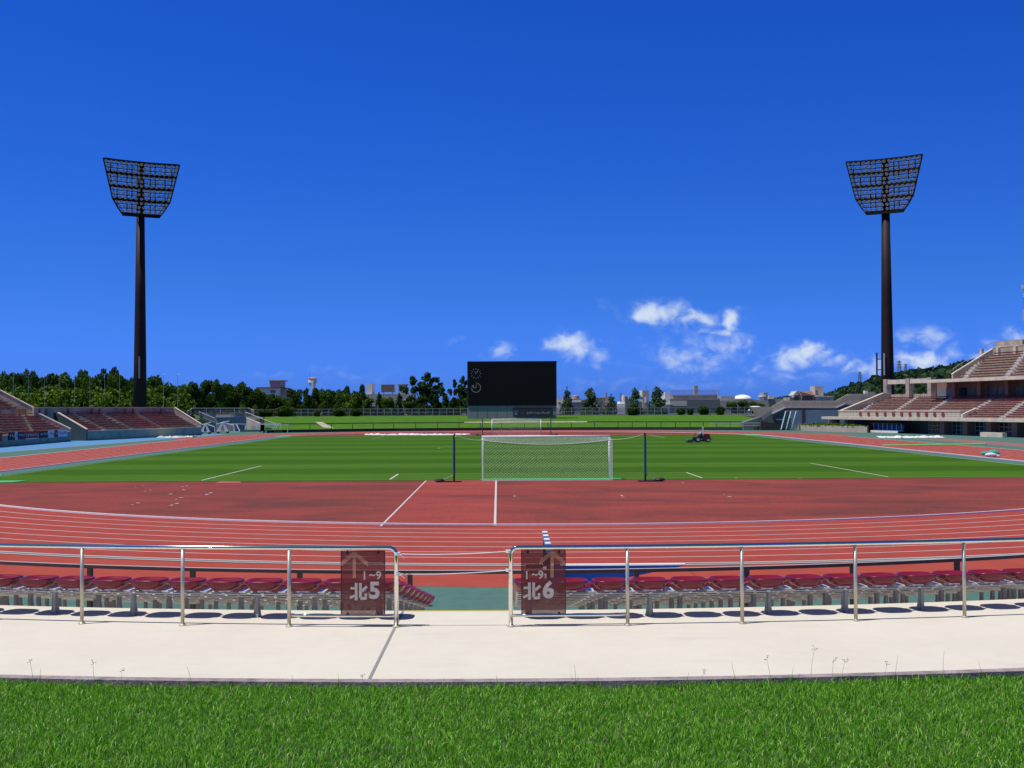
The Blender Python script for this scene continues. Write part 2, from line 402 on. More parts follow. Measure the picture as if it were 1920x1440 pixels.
M['blueb'] = mat('pit_blue', (.003,.40,.9), .6, nscale=2, rgb2=(.003,.34,.84))
M['standwall'] = mat('stand_concrete', (.52,.42,.32), .9, nscale=.7, rgb2=(.25,.225,.2), bump=.2, bscale=5)
M['standcap'] = mat('pale_coping', (.74,.62,.46), .85, nscale=1, rgb2=(.47,.43,.38))
M['standstep'] = mat('stand_tread', (.44,.34,.26), .9, nscale=1.2, rgb2=(.2,.175,.165))
M['aisle'] = mat('aisle_step', (.55,.52,.47), .85)
M['teal'] = mat('teal_coated_wall', (.27,.36,.26), .8, nscale=.7, rgb2=(.15,.23,.19), bump=.2, bscale=4)
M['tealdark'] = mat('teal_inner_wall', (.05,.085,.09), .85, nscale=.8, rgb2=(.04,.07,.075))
M['farseat'] = mat('faded_maroon_seat', (.20,.04,.045), .6, island=[(.15,.028,.034),(.20,.036,.042),(.25,.06,.06)])
M['column'] = mat('brown_column', (.27,.14,.11), .8, nscale=1, rgb2=(.2,.11,.09))
M['darkglass'] = mat('window_glass', (.02,.025,.03), .15, nscale=.4, rgb2=(.03,.035,.04))
M['mullion'] = mat('window_frame', (.3,.31,.32), .6)
M['doorgrey'] = mat('grey_door', (.17,.19,.2), .6, nscale=.6, rgb2=(.14,.16,.17))
M['tile'] = mat('cream_block', (.5,.47,.38), .8)
M['greywall'] = mat('grey_render', (.62,.56,.54), .85, nscale=.4, rgb2=(.55,.5,.49))
M['rampwall'] = mat('ramp_concrete', (.50,.41,.32), .9, nscale=.8, rgb2=(.38,.31,.25), bump=.3, bscale=3)
M['hillgreen'] = mat('hill_cover', (.02,.045,.018), .95, nscale=.03, rgb2=(.033,.06,.022), bump=1, bscale=.1)
M['ground'] = mat('ground_cover', (.06,.075,.04), .95, nscale=.02, rgb2=(.09,.09,.07))
M['darkwall'] = mat('dark_stone_wall', (.02,.022,.021), .9, nscale=1.5, rgb2=(.04,.042,.04), bump=.3, bscale=4)
M['fencewire'] = mat('fence_mesh', (.16,.165,.17), .6, extra=meshwire(.08, .2))
M['fencebar'] = mat('fence_post', (.33,.345,.36), .6)
M['bladed'] = mat('grass_blades', (.05,.14,.015), .45, island=[(.025,.10,.002),(.09,.31,.004),(.15,.46,.006),(.22,.56,.012),(.5,.68,.16)], spec=.45, extra=translucent(.42))
M['soil'] = mat('soil_thatch', (.015,.04,.006), .95, nscale=30, rgb2=(.04,.07,.015))
M['straw'] = mat('dry_blades', (.34,.30,.16), .7, island=[(.3,.26,.12),(.42,.38,.24)])
M['weed'] = mat('weed_stem', (.30,.30,.18), .8)
M['bark'] = mat('bark', (.07,.055,.045), .9, nscale=5, rgb2=(.04,.03,.026), bump=.6, bscale=10)
LEAF = {'dark': [(.02,.05,.008),(.04,.085,.012),(.075,.135,.018)], 'mid': [(.03,.075,.009),(.07,.145,.014),(.125,.21,.024)],
        'lime': [(.05,.11,.008),(.10,.18,.012),(.17,.25,.02)], 'blue': [(.05,.09,.04),(.085,.14,.065),(.13,.19,.09)]}
LEAF['hill'] = [(.022,.05,.022),(.038,.08,.032),(.065,.115,.045)]; LEAF['hillscrub'] = [(.03,.06,.024),(.045,.08,.03),(.06,.10,.035)]
for k, v in LEAF.items(): M['leaf_'+k] = mat('foliage_'+k, v[1], .75, island=v, spec=.15, extra=translucent(.25))
M['tan'] = mat('tan_render', (.52,.40,.30), .85, nscale=.5, rgb2=(.3,.24,.2))
M['bwhite'] = mat('white_render', (.84,.81,.74), .8, nscale=.4, rgb2=(.74,.72,.66))
M['bgrey'] = mat('grey_concrete', (.38,.37,.34), .85, nscale=.4, rgb2=(.3,.29,.27))
M['bdark'] = mat('dark_render', (.14,.155,.14), .85)
M['roofred'] = mat('red_tile', (.3,.07,.045), .8, nscale=4, rgb2=(.22,.05,.035))
M['rust'] = mat('rusty_sheet', (.3,.17,.11), .8, nscale=1.5, rgb2=(.12,.1,.09))
M['tarp'] = mat('white_tarp', (.68,.67,.64), .7)
M['mowerred'] = mat('dark_red_paint', (.11,.01,.012), .35)
M['rubber'] = mat('tyre_rubber', (.015,.015,.016), .7)
M['rim'] = mat('pale_rim', (.45,.47,.48), .5)
M['skin'] = mat('skin', (.35,.2,.13), .6)
M['shirt'] = mat('blue_white_shirt', (.28,.38,.62), .8)
M['trouser'] = mat('dark_trousers', (.03,.035,.05), .85)
M['bluestair'] = mat('pale_blue_steel', (.22,.36,.40), .6)
M['bluebench'] = mat('blue_bench', (.05,.12,.3), .5)

# ------------------------------------------------------------------ ground, track and pitch
def arc_pts(c, r, a0, a1, n):
    return [(c[0]+r*math.cos(a0+(a1-a0)*i/n), c[1]+r*math.sin(a0+(a1-a0)*i/n)) for i in range(n+1)]
def oval(r, n=96, z=0.0, dv=0.0):
    pts = []
    for i in range(n+1):
        a = math.pi + math.pi*i/n; pts.append(FD(r*math.cos(a), 10.3-dv+r*math.sin(a), z))
    for i in range(n+1):
        a = math.pi*i/n; pts.append(FD(r*math.cos(a), 94.7+dv+r*math.sin(a), z))
    return pts
def ring_sheet(mb, r0, r1, z, n=96):
    a = oval(r0, n, z); b = oval(r1, n, z); k = len(a); i = len(mb.v)
    mb.v += [tuple(p) for p in a] + [tuple(p) for p in b]
    for j in range(k):
        j2 = (j+1) % k; mb.f.append((i+j, i+j2, i+k+j2, i+k+j))
def fd_rect(mb, u0, u1, v0, v1, z, nu=1, nv=1):
    return mb.quad(FD(u0,v0,z), FD(u1,v0,z), FD(u1,v1,z), FD(u0,v1,z))

g = MB(); n = 96
g.v = [(9000*math.cos(2*math.pi*i/n), 9000*math.sin(2*math.pi*i/n), -.06) for i in range(n)]; g.f = [tuple(range(n))]
struct('ground', g, M['ground'])
g = MB(); g.quad((-90,16,-.004), (90,16,-.004), (90,225,-.004), (-90,225,-.004)); struct('apron', g, M['apron'])
# blue strip in front of the left stand, with the orange line beside it
g = MB(); g.quad((-62,100,0), (-51.4,100,0), (-48.6,190,0), (-62,190,0)); struct('blue_path', g, M['bluefloor'])
g = MB(); g.quad((-51.4,100,.002), (-51.15,100,.002), (-48.35,190,.002), (-48.6,190,.002))
struct('path_edge_line', g, mat('orange_line', (.5,.27,.16), .8))
# near and far run-off beyond the outer lane
g = MB(); PIT = (0.9, 4.5, 25.95, 29.58)
c0 = (2.4, 75.7)
cir = [(c0[0]+49.6*math.cos(math.pi+math.pi*i/160), c0[1]+49.6*math.sin(math.pi+math.pi*i/160)) for i in range(161)]
# strips in x, leaving the water pit open
i0 = len(g.v)
xs = sorted(set([p[0] for p in cir] + [PIT[0], PIT[1]]))
def ylow(x): return c0[1]-math.sqrt(max(0, 49.6**2-(x-c0[0])**2))
for xa, xb in zip(xs[:-1], xs[1:]):
    if xb-xa < 1e-6: continue
    if PIT[0]-1e-6 <= xa and xb <= PIT[1]+1e-6:
        g.quad((xa, ylow(xa), 0), (xb, ylow(xb), 0), (xb, PIT[2], 0), (xa, PIT[2], 0))
        g.quad((xa, PIT[3], 0), (xb, PIT[3], 0), (xb, 75, 0), (xa, 75, 0))
    else: g.quad((xa, ylow(xa), 0), (xb, ylow(xb), 0), (xb, 75, 0), (xa, 75, 0))
struct('runoff', g, M['lane_red'])
# the apron needs the same opening: rebuilt as strips round the pit
ap = D.objects['apron']; me = ap.data; me.clear_geometry()
vv = []; ff = []
def q4(x0, x1, y0, y1):
    i = len(vv); vv.extend([(x0,y0,-.004),(x1,y0,-.004),(x1,y1,-.004),(x0,y1,-.004)]); ff.append((i,i+1,i+2,i+3))
q4(-90,PIT[0],16,225); q4(PIT[1],90,16,225); q4(PIT[0],PIT[1],16,PIT[2]); q4(PIT[0],PIT[1],PIT[3],225)
me.from_pydata(vv, [], ff); me.update()
gr = D.objects['ground']; me = gr.data; me.clear_geometry()   # ground likewise
vv = []; ff = []
for (x0,x1,y0,y1) in [(-9000,PIT[0],-2000,9000),(PIT[1],9000,-2000,9000),(PIT[0],PIT[1],-2000,PIT[2]),(PIT[0],PIT[1],PIT[3],9000)]:
    i = len(vv); vv += [(x0,y0,-.06),(x1,y0,-.06),(x1,y1,-.06),(x0,y1,-.06)]; ff.append((i,i+1,i+2,i+3))
me.from_pydata(vv, [], ff); me.update()
g = MB(); ps = [FD(49.5*math.cos(math.pi*i/96), 94.7+51.5*math.sin(math.pi*i/96), 0.0) for i in range(97)]
g.quad(*ps); struct('far_runoff', g, M['lane_red'])
# track lanes
g = MB(); ring_sheet(g, 36.4, 46.3, .004, 128); tr = struct('track', g, M['track'])
g = MB()
for k in range(1, 9): ring_sheet(g, 36.5+1.22*k-.035, 36.5+1.22*k+.035, .008, 160)
struct('lane_lines', g, M['line'])
g = MB(); a0 = oval(36.5, 128, 0); n = len(a0)
for w0, w1, z in ((36.42, 36.52, .065),): ring_sheet(g, w0, w1, z, 160)
for rr in (36.42, 36.52):
    a = oval(rr, 160, .0); b = oval(rr, 160, .065); i = len(g.v); k = len(a); g.v += [tuple(p) for p in a] + [tuple(p) for p in b]
    for j in range(k): g.f.append((i+j, i+(j+1)%k, i+k+(j+1)%k, i+k+j))
kb = g.build('track_kerb', M['white']); kb['kind'] = 'structure'
# drain along the outer lane
g = MB(); ring_sheet(g, 46.36, 46.62, .012, 160); struct('drain_grate', g, mat('drain_grate_grey', (.2,.21,.2), .7, nscale=40, rgb2=(.1,.11,.1)))
g = MB(); ring_sheet(g, 46.27, 46.36, .016, 160); ring_sheet(g, 46.62, 46.70, .016, 160); struct('drain_edges', g, M['line'])
# inner area
g = MB(); ps = oval(36.42, 96, .008); g.quad(*ps); struct('infield', g, M['dee'])
g = MB(); fd_rect(g, -36.3, -34.2, -.9, 105.5, .012); fd_rect(g, 34.2, 36.3, -.9, 105.5, .012); struct('side_strip', g, M['strip'])
g = MB(); fd_rect(g, -34.4, 34.4, -1.15, 106.2, 0); pt = struct('pitch', g, M['turf'])
for v in pt.data.vertices: v.co = (v.co.x, v.co.y-65.9, v.co.z+.018)
pt.location = (0, 65.9, 0)
# turf edge: the low lip of longer grass
g = MB(); LW = .05
def fline(mb, u0, v0, u1, v1, w=.11, z=.024):
    a = FD(u0,v0,z); b = FD(u1,v1,z); d = (b-a).normalized(); s = Vector((-d.y, d.x, 0))*w/2; mb.quad(a-s, b-s, b+s, a+s)
def farc(mb, u, v, r, a0, a1, n=40, w=.11, z=.024):
    for i in range(n):
        p = a0+(a1-a0)*i/n; q = a0+(a1-a0)*(i+1)/n
        mb.quad(*(FD(u+rr*math.cos(t), v+rr*math.sin(t), z) for t, rr in ((p, r-w/2), (q, r-w/2), (q, r+w/2), (p, r+w/2))))
L1 = MB(); L2 = MB()
fline(L1, 34, 0, 34, 105); fline(L2, -34, 0, -34, 105, .08)
for s in (0, 1):
    V = lambda v: v if s == 0 else 105-v
    fline(L1 if s == 0 else L2, -20.16, V(0), -20.16, V(16.5)); fline(L1, 20.16, V(0), 20.16, V(16.5))
    fline(L2, -20.16, V(16.5), 20.16, V(16.5), .07, .022)
    fline(L1, -9.16, V(0), -9.16, V(5.5)); fline(L1, 9.16, V(0), 9.16, V(5.5)); fline(L2, -9.16, V(5.5), 9.16, V(5.5), .07, .022)
    fline(L2, -34, V(0), 34, V(0), .06, .022)
fline(L2, -34, 52.5, 34, 52.5, .08, .022); farc(L2, 0, 52.5, 9.15, 0, 2*math.pi, 60, .07, .023)
struct('pitch_lines', L1, M['line']); struct('faint_pitch_lines', L2, M['faintline'])
# javelin runway on the red dee
g = MB(); fd_rect(g, -6.97, -2.94, -26.3, -1.2, .012); struct('runway', g, M['runup'])
g = MB(); fd_rect(g, -6.97, -2.94, -5.0, -1.2, .016); struct('fresh_runway_patch', g, mat('new_rubber', (.33,.066,.055), .85, nscale=2, rgb2=(.29,.058,.05), spec=.06))
g = MB(); fline(g, -6.97, -26.2, -6.97, -1.2, .07, .02); fline(g, -2.94, -26.2, -2.94, -1.2, .09, .02); struct('runway_lines', g, M['line'])
g = MB()
p = gp(425, 903.5); g.quad(gp(402,906,.02), gp(452,905.5,.02), gp(450,902.5,.02), gp(412,902.5,.02)); struct('red_patch', g, mat('patch_rubber', (.37,.08,.07), .85))
# bits of white paint on the dee
g = MB(); rs = random.Random(3)
spots = [(342,912.5),(350,911),(272,921),(282,918.5),(330,936),(340,933),(259,943),(248,946),(332,944),(322,947),(268,911),(320,926),(254,913),(345,918),(395,924),(388,927),
         (965,930),(1166,929),(1168,932),(1358,927),(1368,931),(1280,905),(1500,897),(1380,896)]
for (a, b) in spots:
    p = gp(a, b, .02); w = rs.uniform(.03,.09); h = rs.uniform(.05,.22)
    g.quad(p+Vector((-w,-h,0)), p+Vector((w,-h*.6,0)), p+Vector((w*.7,h,0)), p+Vector((-w,h*.7,0)))
struct('paint_specks', g, M['line'])
# right-hand jump runways outside the straight
g = MB(); g.quad(FD(50.6,-5,.004), FD(55.2,-5,.004), FD(55.2,78,.004), FD(50.6,78,.004)); struct('jump_runway', g, mat('faded_runway', (.27,.10,.085), .85, nscale=.6, rgb2=(.2,.09,.08)))
g = MB()
for u in (50.6, 51.9, 53.4, 55.2): fline(g, u, -5, u, 78, .07, .008)
struct('jump_runway_lines', g, M['line'])
g = MB()
a = gp(1618, 806.5); b = gp(1560, 812.5)

def mat_thing(name, pts, z, m, label, cat):
    g = MB(); g.prism([(p.x, p.y, .02) for p in pts], (0,0,z)); o = g.build(name, m); return setp(o, label, cat)
mat_thing('green_mat', [gp(1652,836.5), gp(1846,833.8), gp(1850,831.6), gp(1656,834.2)], .03, M['limemat'], 'long lime green mat laid across the right straight of the track', 'mat')
mat_thing('green_mat', [gp(-14,906.5), gp(24,905.6), gp(50,902.4), gp(-14,902.6)], .03, M['greenmat'], 'bright green mat at the left near corner of the pitch, on red rubber', 'mat')
mat_thing('green_mat', [gp(-14,895), gp(2,893.6), gp(4,891.5), gp(-14,892.5)], .03, M['greenmat'], 'tiny end of a green mat on the teal strip at the left edge', 'mat')
mat_thing('green_mat', [gp(512,819.8), gp(545,818.2), gp(545,817.1), gp(530,817.4)], .03, M['greenmat'], 'green mat at the far left corner of the pitch', 'mat')
mat_thing('green_mat', [gp(1394,816.0), gp(1428,816.9), gp(1425,815.0), gp(1400,814.4)], .03, M['greenmat'], 'green mat at the far right corner of the pitch', 'mat')
mat_thing('green_mat', [FD(-3.9,-1.45), FD(4.25,-1.45), FD(4.4,-.15), FD(-3.7,-.15)], .03, M['greenmat'], 'green artificial turf strip along the foot of the near goal', 'mat')

exec_order = []
# ------------------------------------------------------------------ water jump pit and barrier
t = thing('water_jump_pit', 'blue water jump pit with thick white far rim and sloping red floor', 'water jump', (PIT[0], PIT[2], 0))
x0, x1, y0, y1 = PIT; d = .72
g = MB(); g.quad((x0,y1,.0),(x1,y1,.0),(x1,y1,-.01),(x0,y1,-d)); g.quad((x0,y0,0),(x0,y1,0),(x0,y1,-d),(x0,y0,-d)); g.quad((x0,y0,0),(x1,y0,0),(x1,y0,-.01),(x0,y0,-d))
g.build('wall', M['blueb'], t)
g = MB(); g.quad((x0,y0,-d),(x1,y0,-.01),(x1,y1,-.01),(x0,y1,-d)); g.build('sloping_floor', M['lane_red'], t)
g = MB(); g.box(x0-.12,x1+.05,y1,y1+.17,.002,.035); g.box(x0-.12,x0,y0,y1,.004,.05); g.build('rim', M['white'], t)
t = thing('steeplechase_barrier', 'black and white banded barrier beam seen end on beside the water pit', 'barrier', (x0-.1, (y0+y1)/2, 0))
bx0 = x0-.06; nseg = 9
gw = MB(); gw.box(bx0-.06, bx0+.07, y0+.1, y0+3.7, .79, .914); bmn = gw.build('beam', M['white'], t); mnb = mat('navy_band', (.05,.1,.22), .5)
for i in range(1, nseg, 2):
    a = y0+.1+(3.6/nseg)*i; g = MB(); g.box(bx0-.063, bx0+.073, a, a+3.6/nseg, .787, .917); g.build('band', mnb, bmn)
for yy in (y0+.35, y1-.35):
    g = MB(); g.box(bx0-.05,bx0+.05,yy-.05,yy+.05,.0,.788); g.box(bx0-.5,bx0-.05,yy-.04,yy+.04,0.002,.08); g.build('leg', M['black'], t)

# ------------------------------------------------------------------ near stand: walkway, steps, rails, seats
NC = (-.4, 53.7); ZW = 1.495; ZS = .16; TRD = .8; RE = 38.9
def nar(r, a, z): return Vector((NC[0]+r*math.sin(a), NC[1]-r*math.cos(a), z))
def ang_x(r, x): return math.asin((x-NC[0])/r)
def ang_px(r, px):
    a = 0.0
    for _ in range(30):
        p = nar(r, a, 0); tgt = (px-960)/F_PX*p.y; a = ang_x(r, tgt)
    return a
def arc_band(mb, r0, r1, z, a0=-.62, a1=.62, n=90):
    i = len(mb.v)
    for k in range(n+1):
        a = a0+(a1-a0)*k/n; mb.v.append(tuple(nar(r0,a,z))); mb.v.append(tuple(nar(r1,a,z)))
    for k in range(n): j = i+2*k; mb.f.append((j, j+2, j+3, j+1))
def arc_wall(mb, r, z0, z1, a0=-.62, a1=.62, n=90):
    i = len(mb.v)
    for k in range(n+1):
        a = a0+(a1-a0)*k/n; mb.v.append(tuple(nar(r,a,z0))); mb.v.append(tuple(nar(r,a,z1)))
    for k in range(n): j = i+2*k; mb.f.append((j, j+2, j+3, j+1))
g = MB(); arc_band(g, RE, 42.66, ZW); arc_wall(g, 42.66, ZW-.25, ZW); arc_wall(g, RE, ZW-ZS, ZW); wk = struct('walkway', g, M['concrete'])
g = MB()
for k in range(1, 9):
    arc_band(g, RE-TRD*k, RE-TRD*(k-1), ZW-ZS*k); arc_wall(g, RE-TRD*k, ZW-ZS*(k+1) if k < 8 else 0, ZW-ZS*k)
struct('stand_steps', g, M['concrete'])
g = MB(); A = gp(742,1173,ZW+.004); B = gp(693,1272,ZW+.004); dv = (B-A).normalized(); A = A-dv*1.0
s = Vector((-dv.y, dv.x, 0))*.016; g.quad(A-s, B-s, B+s, A+s); struct('walkway_joint', g, M['joint'])
# yellow nosing of the aisle edge
g = MB(); arc_band(g, RE-.004, RE+.04, ZW+.004, ang_x(RE,-1.4), ang_x(RE,-.02), 6)
struct('aisle_nosing', g, mat('yellow_nosing', (.55,.42,.06), .7))
g = MB(); ak = (-.62, .62)
arc_band(g, 42.67, 42.80, ZW+.012); arc_wall(g, 42.67, ZW-.2, ZW+.012); arc_wall(g, 42.80, ZW-.2, ZW+.012); struct('grass_kerb', g, M['kerbstone'])

def railing(name, pxs, x_end_left, label):
    RR = 40.0; HR = .96
    t = thing(name, label, 'railing', nar(RR, ang_px(RR, pxs[0]), ZW))
    a_end = ang_px(RR, pxs[0]); a_far = ang_px(RR, pxs[-1])
    sgn = 1 if a_far > a_end else -1
    br = .085; pts = [nar(RR, a_end, ZW)] if False else []
    for i in range(7):
        th = math.pi/2*i/6
        pts.append(nar(RR, a_end + sgn*(br-br*math.cos(th))/RR, ZW+HR-br+br*math.sin(th)))
    nn = 60; a_out = a_far + sgn*.12
    for i in range(1, nn+1): pts.append(nar(RR, a_end+sgn*br/RR + (a_out-a_end-sgn*br/RR)*i/nn, ZW+HR))
    g = MB(); g.tube([nar(RR, a_end, ZW)] + pts, .027, 20); g.build('top_rail', M['steel'], t, smooth=True)
    for k, px in enumerate(pxs[1:] + [pxs[-1]+sgn*205]):
        a = ang_px(RR, px); g = MB(); g.tube([nar(RR,a,ZW), nar(RR,a,ZW+HR-.02)], .0225, 14); p = g.build('post', M['steelpost'], t, smooth=True)
        g = MB(); g.lathe([(.045,0),(.045,.008),(.026,.02)], nar(RR,a,ZW+.002), 14); g.build('base_collar', M['steelpost'], p)
    g = MB(); g.lathe([(.05,0),(.05,.008),(.029,.02)], nar(RR,a_end,ZW+.002), 14); g.build('base_collar', M['steelpost'], t)
    a2 = ang_px(RR, pxs[1]); g = MB()
    g.tube([nar(RR, a_end+(a2-a_end)*i/6, ZW+.135) for i in range(7)], .019, 12); g.build('lower_rail', M['steel'], t, smooth=True)
    return t
railing('steel_railing', [742,542,343,155], 0, 'polished steel handrail left of the aisle gap, with the number 5 sign hung on it')
railing('steel_railing', [956,1174,1388,1600,1803], 0, 'polished steel handrail right of the aisle gap, with the number 6 sign hung on it')
for (y1_, y2_, lab) in ((1038.5, 1033.5, 'upper white rope tied across the aisle gap between the steel handrails'), (1076, 1069, 'lower white rope tied across the aisle gap between the steel handrails')):
    p = at(745, y1_, 13.7); q = at(954, y2_, 13.7); g = MB()
    pts = []
    for i in range(17):
        f = i/16; v = p.lerp(q, f); v.z -= .02*4*f*(1-f); pts.append(v)
    g.tube(pts, .006, 6)
    for e in (p, q):
        for dz in (-.012, 0, .012): g.tube([e+Vector((.032*math.cos(t_), .032*math.sin(t_), dz)) for t_ in [2*math.pi*i/10 for i in range(11)]], .006, 5)
    g.tube([p, p+Vector((.05,-.04,-.01)), p+Vector((.09,-.03,-.05))], .005, 5)
    setp(g.build('rope', M['rope']), lab, 'rope', 'ropes across the aisle gap')

def hung_sign(px0, px1, number, mirror, label):
    RR = 40.0; a = (ang_px(RR, px0)+ang_px(RR, px1))/2
    c = nar(RR, a, ZW+.53); W2, H2 = .268, .39
    t = thing('hanging_sign', label, 'sign', (0,0,0), 'perforated block signs on the handrails')
    T = .0012
    g = MB(); g.box(-W2, W2, -T, T, -H2, H2); g.build('panel', M['signred'], t)
    g = MB()
    for (x0_, x1_, z0_, z1_) in ((-W2-.004,-W2+.006,-H2,H2),(W2-.006,W2+.004,-H2,H2),(-W2,W2,-H2-.004,-H2+.006),(-W2,W2,H2-.006,H2+.004)): g.box(x0_,x1_,-.004,.004,z0_,z1_)
    g.build('edge', M['signedge'], t)
    for sx in (-.19, .19):
        for sz in (-1, 1): g = MB(); g.tube([(sx, -.012, sz*(H2-.015)), (sx, .012, sz*(H2-.015))], .018, 10); g.tube([(sx, 0, sz*(H2+.03)), (sx, 0, sz*(H2-.02))], .006, 6); g.build('clamp', M['black'], t)
    def put(txt, size, x, z, bold, m, nm, sx=1.0):
        vs, fs = text_mesh(txt, size, bold, 'LEFT', sx)
        xmin = min(v[0] for v in vs); zmin = min(v[1] for v in vs)
        g = MB(); g.v = [(v[0]-xmin+x, -.004, v[1]-zmin+z) for v in vs]; g.f = fs; return g.build(nm, m, t)
    ox = 0 if not mirror else -.1
    xs_ = (.01,.078,.16) if not mirror else (-.214,-.143,-.066)
    put('1', .138, xs_[0], .045, .003, M['signwhite'], 'lettering'); put('~', .125, xs_[1], .085, .003, M['signwhite'], 'lettering'); put('9', .138, xs_[2], .045, .003, M['signwhite'], 'lettering')
    kx = -.155 if not mirror else -.245
    # the kanji for north, from strokes
    g = MB()
    def stroke(x0_, z0_, x1_, z1_, w=.031):
        d = Vector((x1_-x0_, 0, z1_-z0_)).normalized(); s_ = Vector((-d.z, 0, d.x))*w/2
        a_ = Vector((kx+x0_, -.004, -.195+z0_)); b_ = Vector((kx+x1_, -.004, -.195+z1_)); g.quad(a_-s_, b_-s_, b_+s_, a_+s_)
    stroke(.072, -.01, .072, .2, .034); stroke(.002, .135, .056, .135, .03); stroke(-.004, .018, .056, .046, .03)
    stroke(.124, .02, .124, .2, .034); stroke(.141, .105, .205, .158, .034); stroke(.124, .012, .2, .012, .034); stroke(.189, .028, .189, .07, .028)
    g.build('lettering', M['signwhite'], t)
    put(number, .275, .076 if not mirror else -.012, -.192, .011, M['signwhite'], 'lettering', 1.0)
    # arrow cut by the left or top edge of the sheet
    g = MB(); ax = -.105 if not mirror else .105
    z1 = H2-.012
    g.box(ax-.021, ax+.021, -.0045, -.0035, .06, z1)
    def arm(sx, reach):
        x1_ = ax+sx*reach; dz = reach*.88
        g.prism([(ax+sx*.021, -.0045, z1), (x1_, -.0045, z1-dz+.03), (x1_, -.0045, z1-dz-.03), (ax+sx*.021, -.0045, z1-.06)], (0,.001,0))
    arm(-1, .16 if not mirror else .15); arm(1, .17 if not mirror else .158)
    g.build('arrow', M['signtan'], t)
    t.location = c+Vector((0,-.0,0)); t.rotation_euler = (0,0,a)
    return t
hung_sign(639, 721, '5', False, 'dark red perforated sign reading 1~9, the north character and 5, under an arrow')
hung_sign(976, 1058.5, '6', True, 'dark red perforated sign reading 1~9, the north character and 6, under an arrow')

def seat_shell():
    def rr(w, d, z, rad, n=4, dz=0):
        pts = []
        for cx, cy, a0 in ((w/2-rad, d/2-rad, 0), (-w/2+rad, d/2-rad, 90), (-w/2+rad, -d/2+rad, 180), (w/2-rad, -d/2+rad, 270)):
            for i in range(n+1):
                a = R(a0+90*i/n); x = cx+rad*math.cos(a); y = cy+rad*math.sin(a)
                pts.append((x, y, z + dz*(abs(x)/(w/2))**3*.5 + dz*(1 if y < 0 else .2)*(abs(y)/(d/2))**2))
        return pts
    secs = [rr(.12,.12,.348,.05), rr(.24,.24,.352,.09), rr(.325,.32,.368,.12), rr(.385,.37,.395,.13), rr(.42,.40,.425,.14,dz=.006), rr(.44,.42,.448,.145,dz=.012), rr(.445,.425,.462,.145,dz=.012),
            rr(.425,.405,.467,.14,dz=.012), rr(.385,.37,.455,.13,dz=.006), rr(.30,.30,.437,.1), rr(.12,.12,.43,.05)]
    g = MB(); n = len(secs[0])
    for s_ in secs: g.v += s_
    for k in range(len(secs)-1):
        for j in range(n): a = k*n+j; b = k*n+(j+1)%n; g.f.append((a, b, b+n, a+n))
    g.f.append(tuple(range(n))[::-1]); g.f.append(tuple((len(secs)-1)*n+j for j in range(n)))
    return g
root0 = thing('stadium_seat', 'x', 'seat', (0,0,0), 'maroon backless seats of the near stand')
seat_shell().build('seat_shell', M['seat'], root0, smooth=True)
g = MB(); g.box(-.075,.075,-.05,.05,.318,.345); g.box(-.02,.02,-.09,.09,.30,.318); g.build('mounting_bracket', M['galvlight'], root0)
PITCHS = .507; ORD = ['front','second','third','fourth','fifth','sixth','seventh','eighth','ninth','tenth','eleventh','twelfth','thirteenth','fourteenth','fifteenth',
      'sixteenth','seventeenth','eighteenth','nineteenth','twentieth','twenty-first','twenty-second','twenty-third']
first = True; ROWW = ['nearest','second','third','fourth','fifth','sixth','seventh','eighth','lowest']
def nth(i): return 'first' if i == 0 else ORD[i]
